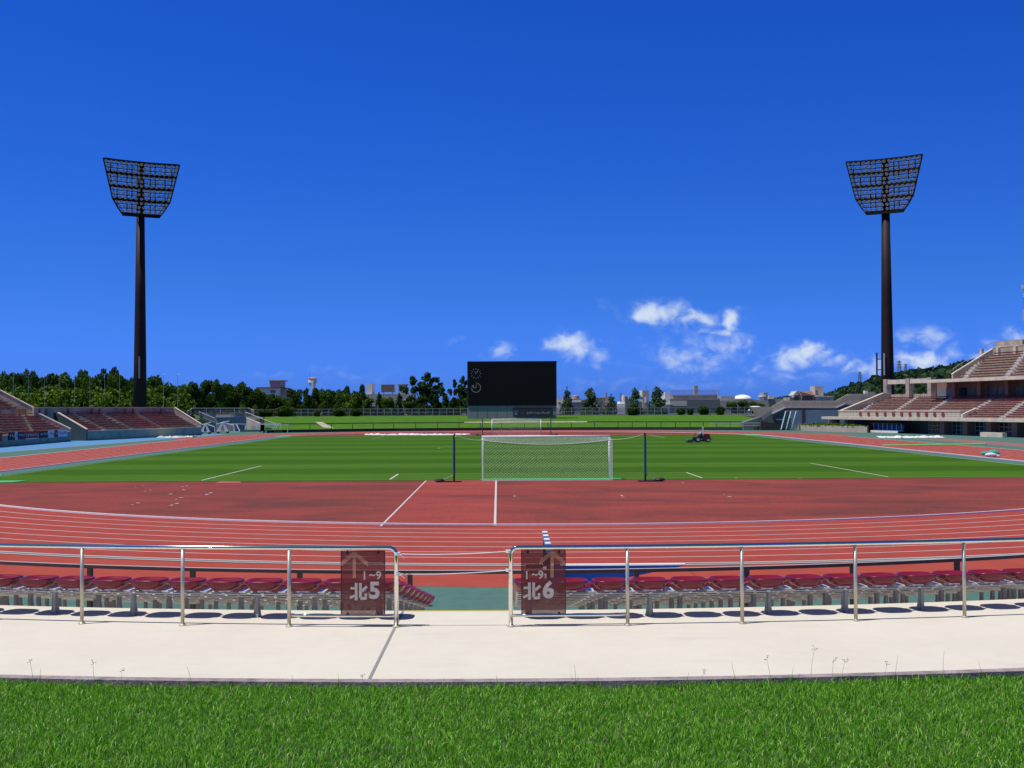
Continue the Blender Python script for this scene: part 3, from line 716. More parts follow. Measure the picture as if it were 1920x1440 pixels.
for row in range(9):
    r = RE+.50-TRD*row; z = ZW-ZS*row
    reach = (NC[1]-r)*.485 + 1.5
    for side in (-1, 1):
        xs0 = -1.44 if side < 0 else 0.0
        a0 = ang_x(r, xs0); k = 0; seats_a = []
        while True:
            a = a0 + side*((.223 + PITCHS*k)/r)
            p = nar(r, a, z)
            if abs(p.x) > reach or k > 22: break
            seats_a.append(a)
            o = root0 if first else copy_tree(root0); first = False
            o.location = p; o.rotation_euler = (0,0,a)
            o['label'] = 'maroon seat, %s row from the handrail, %s seat %s of the aisle' % ('first' if row == 0 else ROWW[row] if row < 8 else 'ninth', nth(k), 'left' if side < 0 else 'right')
            k += 1
        fr = thing('seat_frame', 'galvanised seat frame under the %s seat row %s of the aisle' % ('first' if row == 0 else ROWW[row] if row < 8 else 'ninth', 'left' if side < 0 else 'right'), 'seat frame', nar(r, a0, z), 'galvanised frames carrying the maroon seats')
        aE = seats_a[-1]+side*.25/r; nn = max(4, len(seats_a)*2)
        for dr in (-.06, .06):
            g = MB(); pts = [nar(r+dr, a0+side*.04/r+(aE-a0)*i/nn, z+.305) for i in range(nn+1)]
            g.tube(pts, .0135, 6)
            g.build('rail', M['railbright'], fr)
        for a_ in seats_a[:-1]:
            b = a_+side*PITCHS/2/r; p_ = nar(r-.11, b, z+.335); q_ = nar(r+.11, b, z+.335); g = MB(); g.bar(p_, q_, .085, .02); g.build('bracket', M['galvlight'], fr)
        # legs
        idx = 0; lp = .1 if side > 0 else .25
        legs = []
        if row == 0:
            legs = [ang_px(r, px) for px in ((710,482,251,104,-120) if side < 0 else (989,1215,1437,1580,1722,1950))]
        else:
            kk = 0
            while kk < len(seats_a): legs.append(seats_a[kk]); kk += 2 if row % 3 else 3
        for b in legs:
            if abs(b-a0) > abs(aE-a0)+.01: continue
            g = MB(); p_ = nar(r, b, z)
            T = Matrix.Rotation(b, 3, 'Z')
            prof = [(-.05,0.0),(.085,0.0),(.035,.17),(.03,.29),(-.03,.29),(-.03,.05)]
            g.prism([p_ + T @ Vector((-.012 - .0, y_, z_)) for y_, z_ in prof], T @ Vector((.045 if row else .04, 0, 0)))
            g.prism([p_ + T @ Vector((x_, .0, z_)) for x_, z_ in ((-.055,.003),(.055,.003),(.03,.15),(.024,.285),(-.024,.285),(-.03,.15))], T @ Vector((0,.02,0)))
            g.build('leg', M['galvleg'], fr)
# brown rail at the foot of the stand
RB = 32.25
t = thing('brown_railing', 'dark brown flat-topped railing along the foot of the near stand', 'railing', nar(RB, 0, .1))
g = MB(); n = 70
pts = [nar(RB, -.42+.84*i/n, 1.03) for i in range(n+1)]
for p_, q_ in zip(pts[:-1], pts[1:]): g.bar(p_, q_, .08, .062)
g.build('handrail', M['brown'], t)
g = MB()
for p_, q_ in zip(pts[:-1], pts[1:]): g.bar(p_+Vector((0,0,.035)), q_+Vector((0,0,.035)), .06, .006)
g.build('pale_top_strip', mat('pale_top', (.5,.46,.46), .5), t)  # paler strip along the top of the handrail
for px in (-215,-22,170,362,562,768,985,1191,1397,1595,1790,1985,2170):
    b = ang_px(RB, px); g = MB(); g.prism([nar(RB,b,0)+Matrix.Rotation(b,3,'Z')@Vector(q) for q in ((-.045,-.04,0),(.045,-.04,0),(.045,.04,0),(-.045,.04,0))], (0,0,.998)); g.build('post', M['brown'], t)

# ------------------------------------------------------------------ near grass bank
def bank_z(r): return ZW-.06+(r-42.8)*.098
g = MB(); n = 60
for (ra, rb) in ((42.8,43.8),(43.8,46),(46,50),(50,60)):
    i = len(g.v)
    for k in range(n+1):
        a = -.6+1.2*k/n; g.v.append(tuple(nar(ra,a,bank_z(ra)))); g.v.append(tuple(nar(rb,a,bank_z(rb))))
    for k in range(n): j = i+2*k; g.f.append((j,j+2,j+3,j+1))
struct('grass_bank', g, M['soil'])
def blades(name, N_, rlo, rhi, xw, hlo, hhi, w, m, lean=.5):
    rr = RNG.uniform(rlo, rhi, N_); xx = RNG.uniform(-xw, xw, N_); a = np.arcsin((xx-NC[0])/rr)
    bx = NC[0]+rr*np.sin(a); by = NC[1]-rr*np.cos(a)
    keep = np.abs(bx) < np.maximum(by, 0)*.5+1.6
    bx, by, rr = bx[keep], by[keep], rr[keep]; n = len(bx)
    bz = ZW-.06+(rr-42.8)*.098-.004
    pat = .5+.5*np.sin(bx*2.1+1.3*np.sin(by*1.7))*np.sin(by*2.7+bx*.6)
    h = RNG.uniform(hlo, hhi, n)*(.8+.35*pat); yaw = RNG.uniform(0, 2*np.pi, n); ln = RNG.uniform(.1, 1, n)*lean*h; ly = RNG.uniform(0, 2*np.pi, n)
    dx = np.cos(yaw)*w*RNG.uniform(.6,1.3,n)/2; dy = np.sin(yaw)*w/2
    lx = np.cos(ly)*ln; l2 = np.sin(ly)*ln
    V = np.empty((n,5,3), np.float32)
    V[:,0] = np.stack([bx-dx,by-dy,bz],1); V[:,1] = np.stack([bx+dx,by+dy,bz],1)
    mx, my, mz = bx+lx*.35, by+l2*.35, bz+h*.6
    V[:,2] = np.stack([mx+dx*.85,my+dy*.85,mz],1); V[:,3] = np.stack([mx-dx*.85,my-dy*.85,mz],1)
    V[:,4] = np.stack([bx+lx,by+l2,bz+h*np.sqrt(np.maximum(.2,1-(ln/h)**2*.5))],1)
    idx = np.arange(n)[:,None]*5
    o = raw_mesh(name, V.reshape(-1,3), [idx+np.array([[0,1,2,3]]), idx+np.array([[3,2,4]])], m)
    o['kind'] = 'stuff'; return o
o = blades('grass', 380000, 42.82, 49.0, 8.5, .035, .07, .0062, M['bladed'], 1.0); setp(o, 'lush short green grass on the bank in the foreground', 'grass')
o = blades('fringe_grass', 5200, 42.70, 42.98, 8.5, .05, .105, .006, M['bladed'], .9); setp(o, 'longer uneven green grass blades fringing the walkway kerb', 'grass')
o = blades('dry_grass', 2600, 42.8, 48.5, 7, .04, .07, .005, M['straw'], 1.5); setp(o, 'scattered dry straw coloured blades in the foreground grass', 'dry grass')
# tall weeds at the kerb
rw = random.Random(5)
for (px, py, kind) in [(1384,935,'b'),]: pass
WE = [(1076,1242,0),(1070,1262,0),(1528,1213,1),(1437,1232,1),(1565,1236,1),(1587,1240,1),(1690,1231,0),(1781,1226,0),(47,1241,1),(171,1243,1),(226,1256,1),(682,1262,1),
      (68,1257,0),(352,1248,0),(550,1262,0),(636,1258,0),(1500,1262,0),(1488,1250,0),(1120,1262,0),(1318,1256,1),(1370,1240,0),(1668,1247,1),(1850,1250,0),(930,1260,0),(1290,1258,0)]
for i, (px, py, k) in enumerate(WE):
    top = at(px, py, 11.0); bx = top.x+rw.uniform(-.05,.05); r0 = 42.82; a = ang_x(r0, bx); base = nar(r0, a, bank_z(r0))
    top.y = base.y+.01; g = MB()
    mid = base.lerp(top, .6)+Vector((rw.uniform(-.01,.01),0,.0))
    g.tube([base, mid, top], .0022, 5, .001)
    if k:
        for q in range(5):
            e = top+Vector((rw.uniform(-.03,.03), rw.uniform(-.01,.01), rw.uniform(-.035,.02))); g.tube([top-Vector((0,0,.02)), e], .0008, 4); g.blob(e, .006, .004, .004, 6, 4)
    else:
        for q in range(3):
            e = base+Vector((rw.uniform(-.05,.05), 0, rw.uniform(.05,.12))); g.tube([base, base.lerp(e,.5)+Vector((0,0,.01)), e], .0024, 4, .0006)
    w = 'seeding weed' if k else 'thin grass tuft'
    setp(g.build('weed_stem' if k else 'grass_tuft', M['weed'] if k else M['bladed']), 'x', 'weed' if k else 'grass tuft', 'weeds along the walkway kerb')
    D.objects[-1] if False else None
wl = sorted([o for o in D.objects if o.get('group') == 'weeds along the walkway kerb'], key=lambda o: o.data.vertices[0].co.x)
for i, o in enumerate(wl):
    o['label'] = '%s growing by the walkway kerb, %s from the left' % ('tall seeding weed' if o.name.startswith('weed') else 'upright grass tuft', ('number %d' % (i+1)))

# ================================================================== PART 2: goals, scoreboard, floodlights
def goal(v0, sg, net_dir, label, scale=1):
    """v0 goal line in field frame, net_dir -1 towards the camera"""
    t = thing('football_goal', label, 'goal', FD(0, v0, 0), 'football goals')
    for s in (-1, 1):
        g = MB(); g.tube([FD(s*3.72, v0, 0), FD(s*3.72, v0, 2.44)], .06, 14); g.build('post', M['white'], t, smooth=True)
    g = MB(); g.tube([FD(-3.78, v0, 2.50), FD(3.78, v0, 2.50)], .06, 14); g.build('crossbar', M['white'], t, smooth=True)
    d = net_dir
    def top_back(p):          # p 0..1, the rope between the support poles sags
        return 2.34 - .27*4*p*(1-p)*.95
    def back(p, q): return FD(-3.74+7.48*p, v0+d*(1.55-.35*q*0-.25*(1-q)*0), 0.02+(top_back(p)-.02)*q)
    def top(p, q): a = FD(-3.72+7.44*p, v0, 2.46); b = back(p, 1); return a.lerp(b, q)
    def side(s):
        def f(p, q):
            a = FD(s*3.72, v0, 2.46*q); b = back(0 if s < 0 else 1, q); return a.lerp(b, p)
        return f
    def cords(fn, nx, nz, r):
        g = MB()
        for st in range(-nz, nx+1, 2):
            for sgn in (1, -1):
                pts = []
                for j in range(nz+1):
                    i = st+j
                    if 0 <= i <= nx: pts.append(fn((i if sgn > 0 else nx-i)/nx, j/nz))
                if len(pts) > 1: g.tube([pts[0], pts[len(pts)//2], pts[-1]] if fn is not top and len(pts) > 2 else pts, r, 3, cap=False)
        return g
    g = cords(back, 84, 28, .0036); ga = cords(top, 84, 18, .0044); i = len(g.v); g.v += ga.v; g.f += [tuple(x+i for x in f) for f in ga.f]
    for s in (-1, 1):
        ga = cords(side(s), 16, 26, .0042); i = len(g.v); g.v += ga.v; g.f += [tuple(x+i for x in f) for f in ga.f]
    g.build('net', M['netcord'], t)
    g = MB(); g.tube([back(i/24, 1) for i in range(25)], .016, 6); g.build('net_rope', M['rope'], t)
    g = MB(); g.tube([back(i/12, 0)+Vector((0,0,.0)) for i in range(13)], .018, 6); g.build('ground_bar', M['whitedull'], t)
    for s in (-1, 1):         # laced edge of the net along the post
        g = MB(); pp = [FD(s*3.72+s*.0+.05*math.sin(i*1.9), v0+d*(.07+.05*math.cos(i*1.9)), 2.4*i/44) for i in range(45)]; g.tube(pp, .012, 4); g.build('lacing', M['rope'], t)
        g = MB(); g.tube([back(0 if s < 0 else 1, q/8) for q in range(9)], .012, 5); g.build('net_edge', M['rope'], t)
    return t, back
g1, back1 = goal(0, 1, -1, 'near white football goal seen from behind its net, at the edge of the red surface')
g2, back2 = goal(105, 1, 1, 'far white football goal at the other end of the pitch, in front of the scoreboard')
def net_pole(base, h, side, dirn, label, back, v):
    t = thing('net_support_pole', label, 'net pole', base, 'blue padded poles holding the goal nets')
    g = MB(); g.tube([base+Vector((0,0,.03)), base+Vector((0,0,h-.12)), base+Vector((-side*.02,0,h-.03)), base+Vector((-side*.07,0,h)), ], .05, 10); g.build('pole', M['black'], t, smooth=True)
    g = MB(); g.tube([base+Vector((0,0,.42)), base+Vector((0,0,h-.3))], .066, 12)
    for k in range(6): z_ = .5+(h-.9)*k/5; g.tube([base+Vector((0,0,z_)), base+Vector((0,0,z_+.04))], .072, 12)
    g.build('padding', M['bluepad'], t)
    g = MB(); a = base+Vector((-side*.42,0,.035)); b = base+Vector((side*.95,-.0,.05)); g.bar(a, b, .34, .07); g.blob(b+Vector((-side*.12,0,.07)), .3, .2, .1); g.build('weighted_base', M['black'], t)
    g = MB(); g.tube([base+Vector((0,0,.42)), base+Vector((side*.75,0,.1))], .022, 6); g.build('brace', M['galvleg'], t)
    top = base+Vector((-side*.05,0,h-.05)); c = back(0 if side < 0 else 1, 1); g = MB()
    g.tube([top.lerp(c, i/10)-Vector((0,0,.09*4*(i/10)*(1-i/10))) for i in range(11)], .011, 5); setp(g.build('guy_rope', M['rope'], t))
    return t
b = gp(851.5, 904.5); net_pole(b, 2.72, -1, 1, 'blue padded net pole left of the near goal on a black foot', back1, 0)
b = gp(1210, 903); net_pole(b, 2.74, 1, 1, 'blue padded net pole right of the near goal on a black foot', back1, 0)
b = FD(-5.2, 107.3); net_pole(b, 2.72, -1, -1, 'small distant blue net pole left of the far goal', back2, 0)
b = FD(5.35, 107.3); net_pole(b, 2.72, 1, -1, 'small distant blue net pole right of the far goal', back2, 0)

# ------------------------------------------------------------------ scoreboard
YB = 238.0
A = at(876, 678.2, YB); Bt = at(1043.5, 677.6, YB); base_l = at(876, 761, YB).z; zb = 1.7
x0, x1, ztop = A.x, Bt.x, (A.z+Bt.z)/2
t = thing('scoreboard', 'large black scoreboard screen with white clock dials on a grey base', 'scoreboard', ((x0+x1)/2, YB, zb))
g = MB(); g.box(x0, x1, YB, YB+2.2, base_l, ztop); g.build('casing', M['boardframe'], t)
g = MB(); g.box(x0+.25, x1-.25, YB-.03, YB-.002, base_l+.15, ztop-.25); scr = g.build('screen', M['board'], t)
g = MB(); g.box(x0+.05, x1-.05, YB+.15, YB+2.0, zb-.6, base_l-.004); bs = g.build('base', M['boardbase'], t)
for k in range(1, 9):
    xx = x0+(x1-x0)*k/9; g = MB(); g.box(xx-.02, xx+.02, YB+.13, YB+.149, zb, base_l-.01); g.build('panel_seam', M['boardframe'], bs)
g = MB(); g.box(x0-.03, x1+.1, YB-.06, YB+2.25, ztop, ztop+.08); g.build('cap', M['boardframe'], t)
def dial(px, py, rad, marks, hands, arc=False):
    c = at(px, py, YB-.04); c.y = YB-.035; g = MB()
    for k in marks:
        a = math.pi/2-2*math.pi*k/12; d_ = Vector((math.cos(a),0,math.sin(a))); g.bar(c+d_*(rad-.17), c+d_*(rad+.12), .09, .02, up=(0,1,0))
    for (ang, ln) in hands:
        a = math.pi/2-math.radians(ang); d_ = Vector((math.cos(a),0,math.sin(a))); g.bar(c-d_*.12, c+d_*ln, .1, .02, up=(0,1,0))
    if arc:
        pts = [c+Vector((math.cos(math.pi/2-math.radians(x_)),0,math.sin(math.pi/2-math.radians(x_))))*rad for x_ in range(0, 271, 10)]
        for p_, q_ in zip(pts[:-1], pts[1:]): g.bar(p_, q_, .11, .02, up=(0,1,0))
    return c, g
c, g = dial(892.3, 700.5, 1.0, [], []); g.tube([c-Vector((0,.01,0)), c+Vector((0,.01,0))], .09, 10); cd = g.build('clock_dial', M['mark'], t)
for k in range(12): c, g = dial(892.3, 700.5, 1.0, [k], []); g.build('hour_mark', M['mark'], cd)
for hn in ((-28, .55), (38, .78)): c, g = dial(892.3, 700.5, 1.0, [], [hn]); g.build('clock_hand', M['mark'], cd)
c, g = dial(892.6, 727, .98, range(10), [(0, .98), (270, .98)], True)
vs, fs = text_mesh('45', .5, .02); i = len(g.v); g.v += [(c.x+v[0]-.92, YB-.04, c.z+v[1]+.2) for v in vs]; g.f += [tuple(x+i for x in f) for f in fs]
g.build('match_timer_dial', M['mark'], t)
# sponsor banner on the base
bx0 = at(962, 770, YB).x; bx1 = at(1036.5, 770, YB).x; bz1 = at(1000, 764, YB).z; bz0 = at(1000, 781.5, YB).z
t2 = thing('banner', 'dark banner with white katakana lettering hung on the scoreboard base', 'banner', (bx0, YB-.1, bz0))
g = MB(); g.box(bx0, bx1, YB-.1, YB-.06, bz0, bz1); g.build('cloth', mat('navy_cloth', (.02,.03,.045), .8), t2)
g = MB(); g.box(bx0, bx1, YB-.12, YB-.102, bz1-.12, bz1-.02); g.build('red_edge', mat('dull_red', (.16,.02,.03), .8), t2)
vs, fs = text_mesh('エアポートトレーディング', .52, .012); xm = min(v[0] for v in vs); W_ = max(v[0] for v in vs)-xm; sc_ = 4.85/W_
g = MB(); g.v = [(bx0+2.9-.0+(v[0]-xm)*sc_, YB-.104, bz0+.62+v[1]) for v in vs]; g.f = fs; g.build('lettering', mat('banner_white', (.5,.52,.54), .7), t2)
g = MB(); c = Vector((bx0+.62, YB-.105, bz0+.62)); g.prism([c+Vector(q) for q in ((-.3,0,.32),(.3,0,.32),(.34,0,-.05),(0,0,-.4),(-.34,0,-.05))], (0,-.01,0)); g.build('shield_emblem', mat('emblem_blue', (.12,.17,.3), .7), t2)
g = MB(); g.prism([c+Vector(q) for q in ((-.12,-.02,.2),(-.02,-.02,.2),(-.02,-.02,-.15),(-.12,-.02,-.1))], (0,-.01,0)); g.prism([c+Vector(q) for q in ((.05,-.02,.2),(.15,-.02,.2),(.15,-.02,-.08),(.05,-.02,-.15))], (0,-.01,0))
g.prism([c+Vector(q) for q in ((-.5,-.02,.6),(-.45,-.02,.68),(.42,-.02,.58),(.42,-.02,.5))], (0,-.01,0)); g.build('emblem_strokes', M['mark'], t2)
g = MB(); c = Vector((bx0+1.95, YB-.105, bz0+.78)); g.prism([c+Vector(q) for q in ((-.5,0,-.16),(-.05,0,.14),(.5,0,.2),(.1,0,.02))], (0,-.01,0)); g.build('orange_swoosh', mat('swoosh_orange', (.35,.09,.03), .7), t2)

# ------------------------------------------------------------------ floodlight towers
def tower_template():
    t = thing('floodlight_tower', 'x', 'floodlight', (0,0,0), 'floodlight towers')
    g = MB(); g.tube([(0,0,0),(0,0,12),(0,0,24),(0,0,37)], 1.2, 20, .68); g.tube([(0,0,37),(0,0,46)], .68, 14, .6); g.build('pole', M['polebrown'], t, smooth=True)
    ZT, ZBm = 46.1, 37.1
    prof = [(46.1, 6.2), (39.7, 4.7), (38.3, 3.9), (37.1, 3.05)]
    def half(z):
        for (za, ha), (zb_, hb) in zip(prof[:-1], prof[1:]):
            if z >= zb_: return hb+(ha-hb)*(z-zb_)/(za-zb_)
        return prof[-1][1]
    def P(s, z, y=0): return Vector((s, -.75-.018*s*s+y, z))
    g = MB()
    for sx in (-1, 1):
        pts = [P(sx*h, z) for z, h in prof]
        for p_, q_ in zip(pts[:-1], pts[1:]): g.bar(p_, q_, .18, .3, up=(0,1,0))
        pts = [P(sx*(h-.55), z, .35) for z, h in prof]
        for p_, q_ in zip(pts[:-1], pts[1:]): g.bar(p_, q_, .1, .12, up=(0,1,0))
    for z, w in ((46.1,.3),(43.95,.48),(41.8,.48),(39.6,.48),(37.1,.45)):
        h = half(z); pts = [P(-h+2*h*i/10, z) for i in range(11)]
        for p_, q_ in zip(pts[:-1], pts[1:]): g.bar(p_, q_, .5, w)
        for sx in (-.6, .6): g.bar((sx*.8, 0, z), P(sx*2.2, z), .12, .14)
    g.build('frame', M['polehead'], t)
    rows = []; z = 45.75
    for r_ in range(12): rows.append(z-.735*r_)
    g = MB()
    for z in rows:
        h = half(z); pts = [P(-h+2*h*i/8, z-.22, .12) for i in range(9)]
        for p_, q_ in zip(pts[:-1], pts[1:]): g.bar(p_, q_, .1, .12)
    for s in (-5.0,-3.9,-2.3,-1.5,1.5,2.3,3.9,5.0):
        zl = 37.1
        for za, hh in [(z_, half(z_)) for z_ in np.linspace(46, 37.1, 40)]:
            if hh < abs(s)+.1: zl = za; break
        g.bar(P(s, 46, .2), P(s, zl, .2), .16, .16, up=(0,1,0))
    g.build('lamp_rack', M['polehead'], t)
    g = MB()
    for z in rows:
        h = half(z)-.1; pts = [P(-h+2*h*i/8, z+.2, .2) for i in range(9)]
        for p_, q_ in zip(pts[:-1], pts[1:]): g.bar(p_, q_, .05, .05)
        for i in range(int(2*h/.8)): g.bar(P(-h+.2+.8*i, z+.2, .2), P(-h+.45+.8*i, z-.22, .12), .05, .05)
    g.build('cable_tray', M['galv'], t)
    pos = []
    for k, z in enumerate(rows):
        h = half(z)-.35; n = int(2*h/.8)+1
        for i in range(n): pos.append((-h+2*h*i/(n-1) if n > 1 else 0, z))
    def lampm(g, s, z):
        c = P(s, z, -.25); ax = Vector((0, -1, -.45)).normalized(); u = Vector((1,0,0)); w = ax.cross(u)
        i = len(g.v); n = 10
        for (r_, d_) in ((.08,-.28),(.2,-.16),(.27,.08),(.24,.1)):
            for j in range(n): a = 2*math.pi*j/n; g.v.append(tuple(c+ax*d_+u*math.cos(a)*r_+w*math.sin(a)*r_))
        for k in range(3):
            for j in range(n): a = i+k*n+j; b = i+k*n+(j+1)%n; g.f.append((a,b,b+n,a+n))
        g.f.append(tuple(i+j for j in range(n))); g.f.append(tuple(i+3*n+j for j in range(n)))
    one = None; pos.sort(key=lambda q: -q[1])
    for k, (s, z) in enumerate(pos[:100]):
        g = MB(); lampm(g, 0, 0); 
        if one is None: one = g.build('lamp', M['lamp'], t); base_off = P(0,0); 
        else: o = one.copy(); COL.objects.link(o); o.parent = t
        o = one if k == 0 else o
        c = P(s, z)-P(0,0); o.location = c
    g = MB()
    for s, z in pos[100:]: lampm(g, s, z)
    o = g.build('lamp_cluster', M['lamp'], t); o['kind'] = 'stuff'
    g = MB(); g.box(-.45,-.2,-1.32,-1.22,9.5,13.2); g.build('ladder', M['galv'], t)
    g = MB(); g.box(-1.75,-1.05,-.08,.08,12.2,12.35); g.box(-1.75,-1.05,-.08,.08,10.4,10.55); g.tube([(-1.72,0,9.0),(-1.72,0,13.4)], .14, 8); g.build('conduit', M['polebrown'], t)
    return t
tw = tower_template(); tw.location = (at(262.5, 740, 205).x, 205, -.35); tw.scale = (1.079,)*3; tw.rotation_euler = (0,0,R(27)); tw['label'] = 'tall dark floodlight tower rising behind the left stand'
tw2 = copy_tree(tw); tw2.location = (at(1664.5, 740, 205).x, 205, -.35); tw2.rotation_euler = (0,0,R(-27)); tw2['label'] = 'tall dark floodlight tower rising behind the right grandstand'
for ch in tw.children:
    if ch.name.startswith('conduit'): D.objects.remove(ch); break

# ================================================================== PART 3: stands
class Frame:
    def __init__(s, o, t, n): s.o = Vector((*o, 0)); s.t = Vector((*t, 0)).normalized(); s.n = Vector((*n, 0)).normalized()
    def P(s, a, n, z): q = s.o+s.t*a+s.n*n; return Vector((q.x, q.y, z))
    def box(s, g, a0, a1, n0, n1, z0, z1):
        return g.hexa([s.P(a0,n0,z0), s.P(a1,n0,z0), s.P(a1,n1,z0), s.P(a0,n1,z0), s.P(a0,n0,z1), s.P(a1,n0,z1), s.P(a1,n1,z1), s.P(a0,n1,z1)])
    def s_at(s, px, n):
        k = (px-960)/F_PX; o = s.o+s.n*n; return (k*o.y-o.x)/(s.t.x-k*s.t.y)
    def steps(s, g, a0, a1, n0, z0, rows, tread, rise, zb_):
        prof = [(n0, zb_), (n0, z0)]
        for k in range(rows):
            prof.append((n0+tread*(k+1), z0+rise*k)); 
            if k < rows-1: prof.append((n0+tread*(k+1), z0+rise*(k+1)))
        prof.append((n0+tread*rows, zb_))
        return g.prism([s.P(a0, n, z) for n, z in prof], s.t*(a1-a0))
    def wedge(s, g, a0, a1, pts):       # profile (n,z) extruded along t
        return g.prism([s.P(a0, n, z) for n, z in pts], s.t*(a1-a0))
FS = MB()                                # far seats of all the stands: thousands
def far_seats(fr, a0, a1, n0, z0, rows, tread, rise, aisles, aw=.6, skip=None, inv=1, dp=.15):
    sp = .52
    for k in range(rows):
        nn = n0+tread*k+.22; z = z0+rise*k+.36
        a = a0+.3
        while a < a1-.3:
            if not any(abs(a-(x0_+(x1_-x0_)*k/max(1,rows-1))) < aw for x0_, x1_ in aisles) and not (skip and skip(a, k)):
                FS.hexa([fr.P(a,nn+.04,z-dp), fr.P(a+.43,nn+.04,z-dp), fr.P(a+.43,nn+.3,z-dp), fr.P(a,nn+.3,z-dp), fr.P(a-.01,nn,z), fr.P(a+.44,nn,z), fr.P(a+.44,nn+.34,z+.02), fr.P(a-.01,nn+.34,z+.02)])
            a += sp
def aisle_steps(fr, g, n0, z0, rows, tread, rise, x0_, x1_, w=.5):
    for k in range(rows):
        a = x0_+(x1_-x0_)*k/max(1,rows-1)
        fr.box(g, a-w, a+w, n0+tread*k+.1, n0+tread*(k+1), z0+rise*k-.002, z0+rise*k+rise*.5)

# ---- right grandstand
RS = Frame((52.5,205), (.2488,-.9685), (.9685,.2488)); SE = 78
t = thing('grandstand', 'two-tier concrete grandstand with maroon seats along the right side', 'grandstand', RS.P(40,0,0)); T1 = t
g = MB(); RS.box(g, 9.5, SE, -1.0, .25, 2.05, 2.5); g.build('front_slab', M['standcap'], t)
LROW, LTR, LRI, LZ0 = 12, .8, .27, 2.45
g = MB(); RS.steps(g, 43, SE, .25, LZ0, LROW, LTR, LRI, 2.1); g.build('seating_steps', M['standstep'], t)
g = MB(); RS.steps(g, 13, 43, .25+.8*3, LZ0+LRI*3, LROW-3, LTR, LRI, 2.1); g.build('seating_steps', M['standstep'], t)
# cream blockwork front with round red fittings
s1_ = 13; s2_ = RS.s_at(1800, .3)
g = MB(); RS.box(g, s1_, s2_, .3, 2.4, 2.5, 3.42); cw = g.build('block_wall', mat('cream_blocks', (.5,.46,.36), .85, extra=lambda m,nt,N,L,p,tc: (lambda b: (setattr(b,'offset',0), [b.inputs[k].__setattr__('default_value', v) for k, v in (('Scale',1.0),('Mortar Size',.035),('Brick Width',.9),('Row Height',.3),('Color1',(.5,.46,.36,1)),('Color2',(.46,.42,.33,1)),('Mortar',(.22,.19,.15,1)))],
      (lambda cx: (L.new(tc.outputs['Object'], cx[0].inputs[0]), L.new(cx[0].outputs[1], cx[1].inputs[0]), L.new(cx[0].outputs[2], cx[1].inputs[1]), L.new(cx[1].outputs[0], b.inputs['Vector'])))((N.new('ShaderNodeSeparateXYZ'), N.new('ShaderNodeCombineXYZ'))), L.new(b.outputs[0], p.inputs['Base Color'])))(N.new('ShaderNodeTexBrick'))), t)
g = MB(); RS.box(g, s1_-.1, s2_+.1, .22, 2.45, 3.42, 3.56); g.build('coping', M['standcap'], t)
g = MB(); RS.wedge(g, s2_+.1, s2_+.5, [(.3,2.5),(2.6,2.5),(2.6,3.9),(.3,3.0)]); g.build('end_wall', M['standcap'], t)
mr_ = mat('red_fitting', (.2,.025,.03), .6)
for k in range(11):
    s = RS.s_at(1613.5+15.5*k, .3); c = RS.P(s, .26, 2.95); g = MB(); g.tube([c, c-RS.n*.12], .33, 12); g.build('round_fitting', mr_, cw)
la = [(RS.s_at(b, .5+.0), RS.s_at(tp, 9.0)) for b, tp in ((1802,1864),(1877,1932))]
la_full = [(RS.s_at(b, 2.8), RS.s_at(tp, 9.0)) for b, tp in ((1613,1645),(1676,1713),(1741,1779))]
g = MB()
for (a_, b_) in la: g = MB(); aisle_steps(RS, g, .25, LZ0, LROW, LTR, LRI, a_, b_, .45); g.build('aisle_steps', M['aisle'], t)
for (a_, b_) in la_full: g = MB(); aisle_steps(RS, g, .25+2.4, LZ0+3*LRI, LROW-3, LTR, LRI, a_, b_, .45); g.build('aisle_steps', M['aisle'], t)
far_seats(RS, 43, SE, .25, LZ0, LROW, LTR, LRI, la, .75)
far_seats(RS, 13.6, 43, .25+2.4, LZ0+3*LRI, LROW-3, LTR, LRI, la_full, .75)
nb = .25+LTR*LROW; zb2 = LZ0+LRI*(LROW-1)
# sloping end wall of the lower tier
g = MB(); RS.wedge(g, 12.4, 12.8, [(1.0,2.5),(nb+.6,2.5),(nb+.6,zb2+1.0),(nb-.6,zb2+1.0),(1.0,3.45)]); g.build('end_wall', M['rampwall'], t)
g = MB(); RS.wedge(g, 12.3, 12.9, [(.9,3.44),(nb-.6,zb2+1.0),(nb+.6,zb2+1.0),(nb+.6,zb2+1.14),(nb-.65,zb2+1.14),(.9,3.58)]); g.build('coping', M['standcap'], t)
# undercroft
g = MB(); RS.box(g, 10, SE, 3.6, 4.0, 0, 2.05); g.build('rear_wall', M['bdark'], t)
g = MB(); RS.box(g, 10, SE, .1, 3.7, 2.02, 2.09); g.build('soffit', M['rampwall'], t)
for k, px in enumerate((1590, 1770, 1813, 1857, 1906, 1962, 2020)):
    s = RS.s_at(px, .6); g = MB(); RS.box(g, s-.55, s+.55, .15, 1.4, 0, 2.06); g.build('column', M['column'] if k else M['standwall'], t)
cols = [RS.s_at(px, .6) for px in (1727, 1770, 1813, 1857, 1906, 1962, 2020)]
for a_, b_ in zip(cols[:-1], cols[1:]):
    g = MB(); RS.box(g, a_+.6, b_-.6, 1.5, 1.56, .1, 2.0); gl = g.build('glazing', M['darkglass'], t)
    g = MB(); n = 4
    for k in range(n+1): s = a_+.6+(b_-a_-1.2)*k/n; RS.box(g, s-.05, s+.05, 1.42, 1.5, .05, 2.02)
    for z in (.1, .7, 1.3, 1.95): RS.box(g, a_+.6, b_-.6, 1.40, 1.48, z-.05, z+.05)
    g.build('window_frame', M['mullion'], gl)
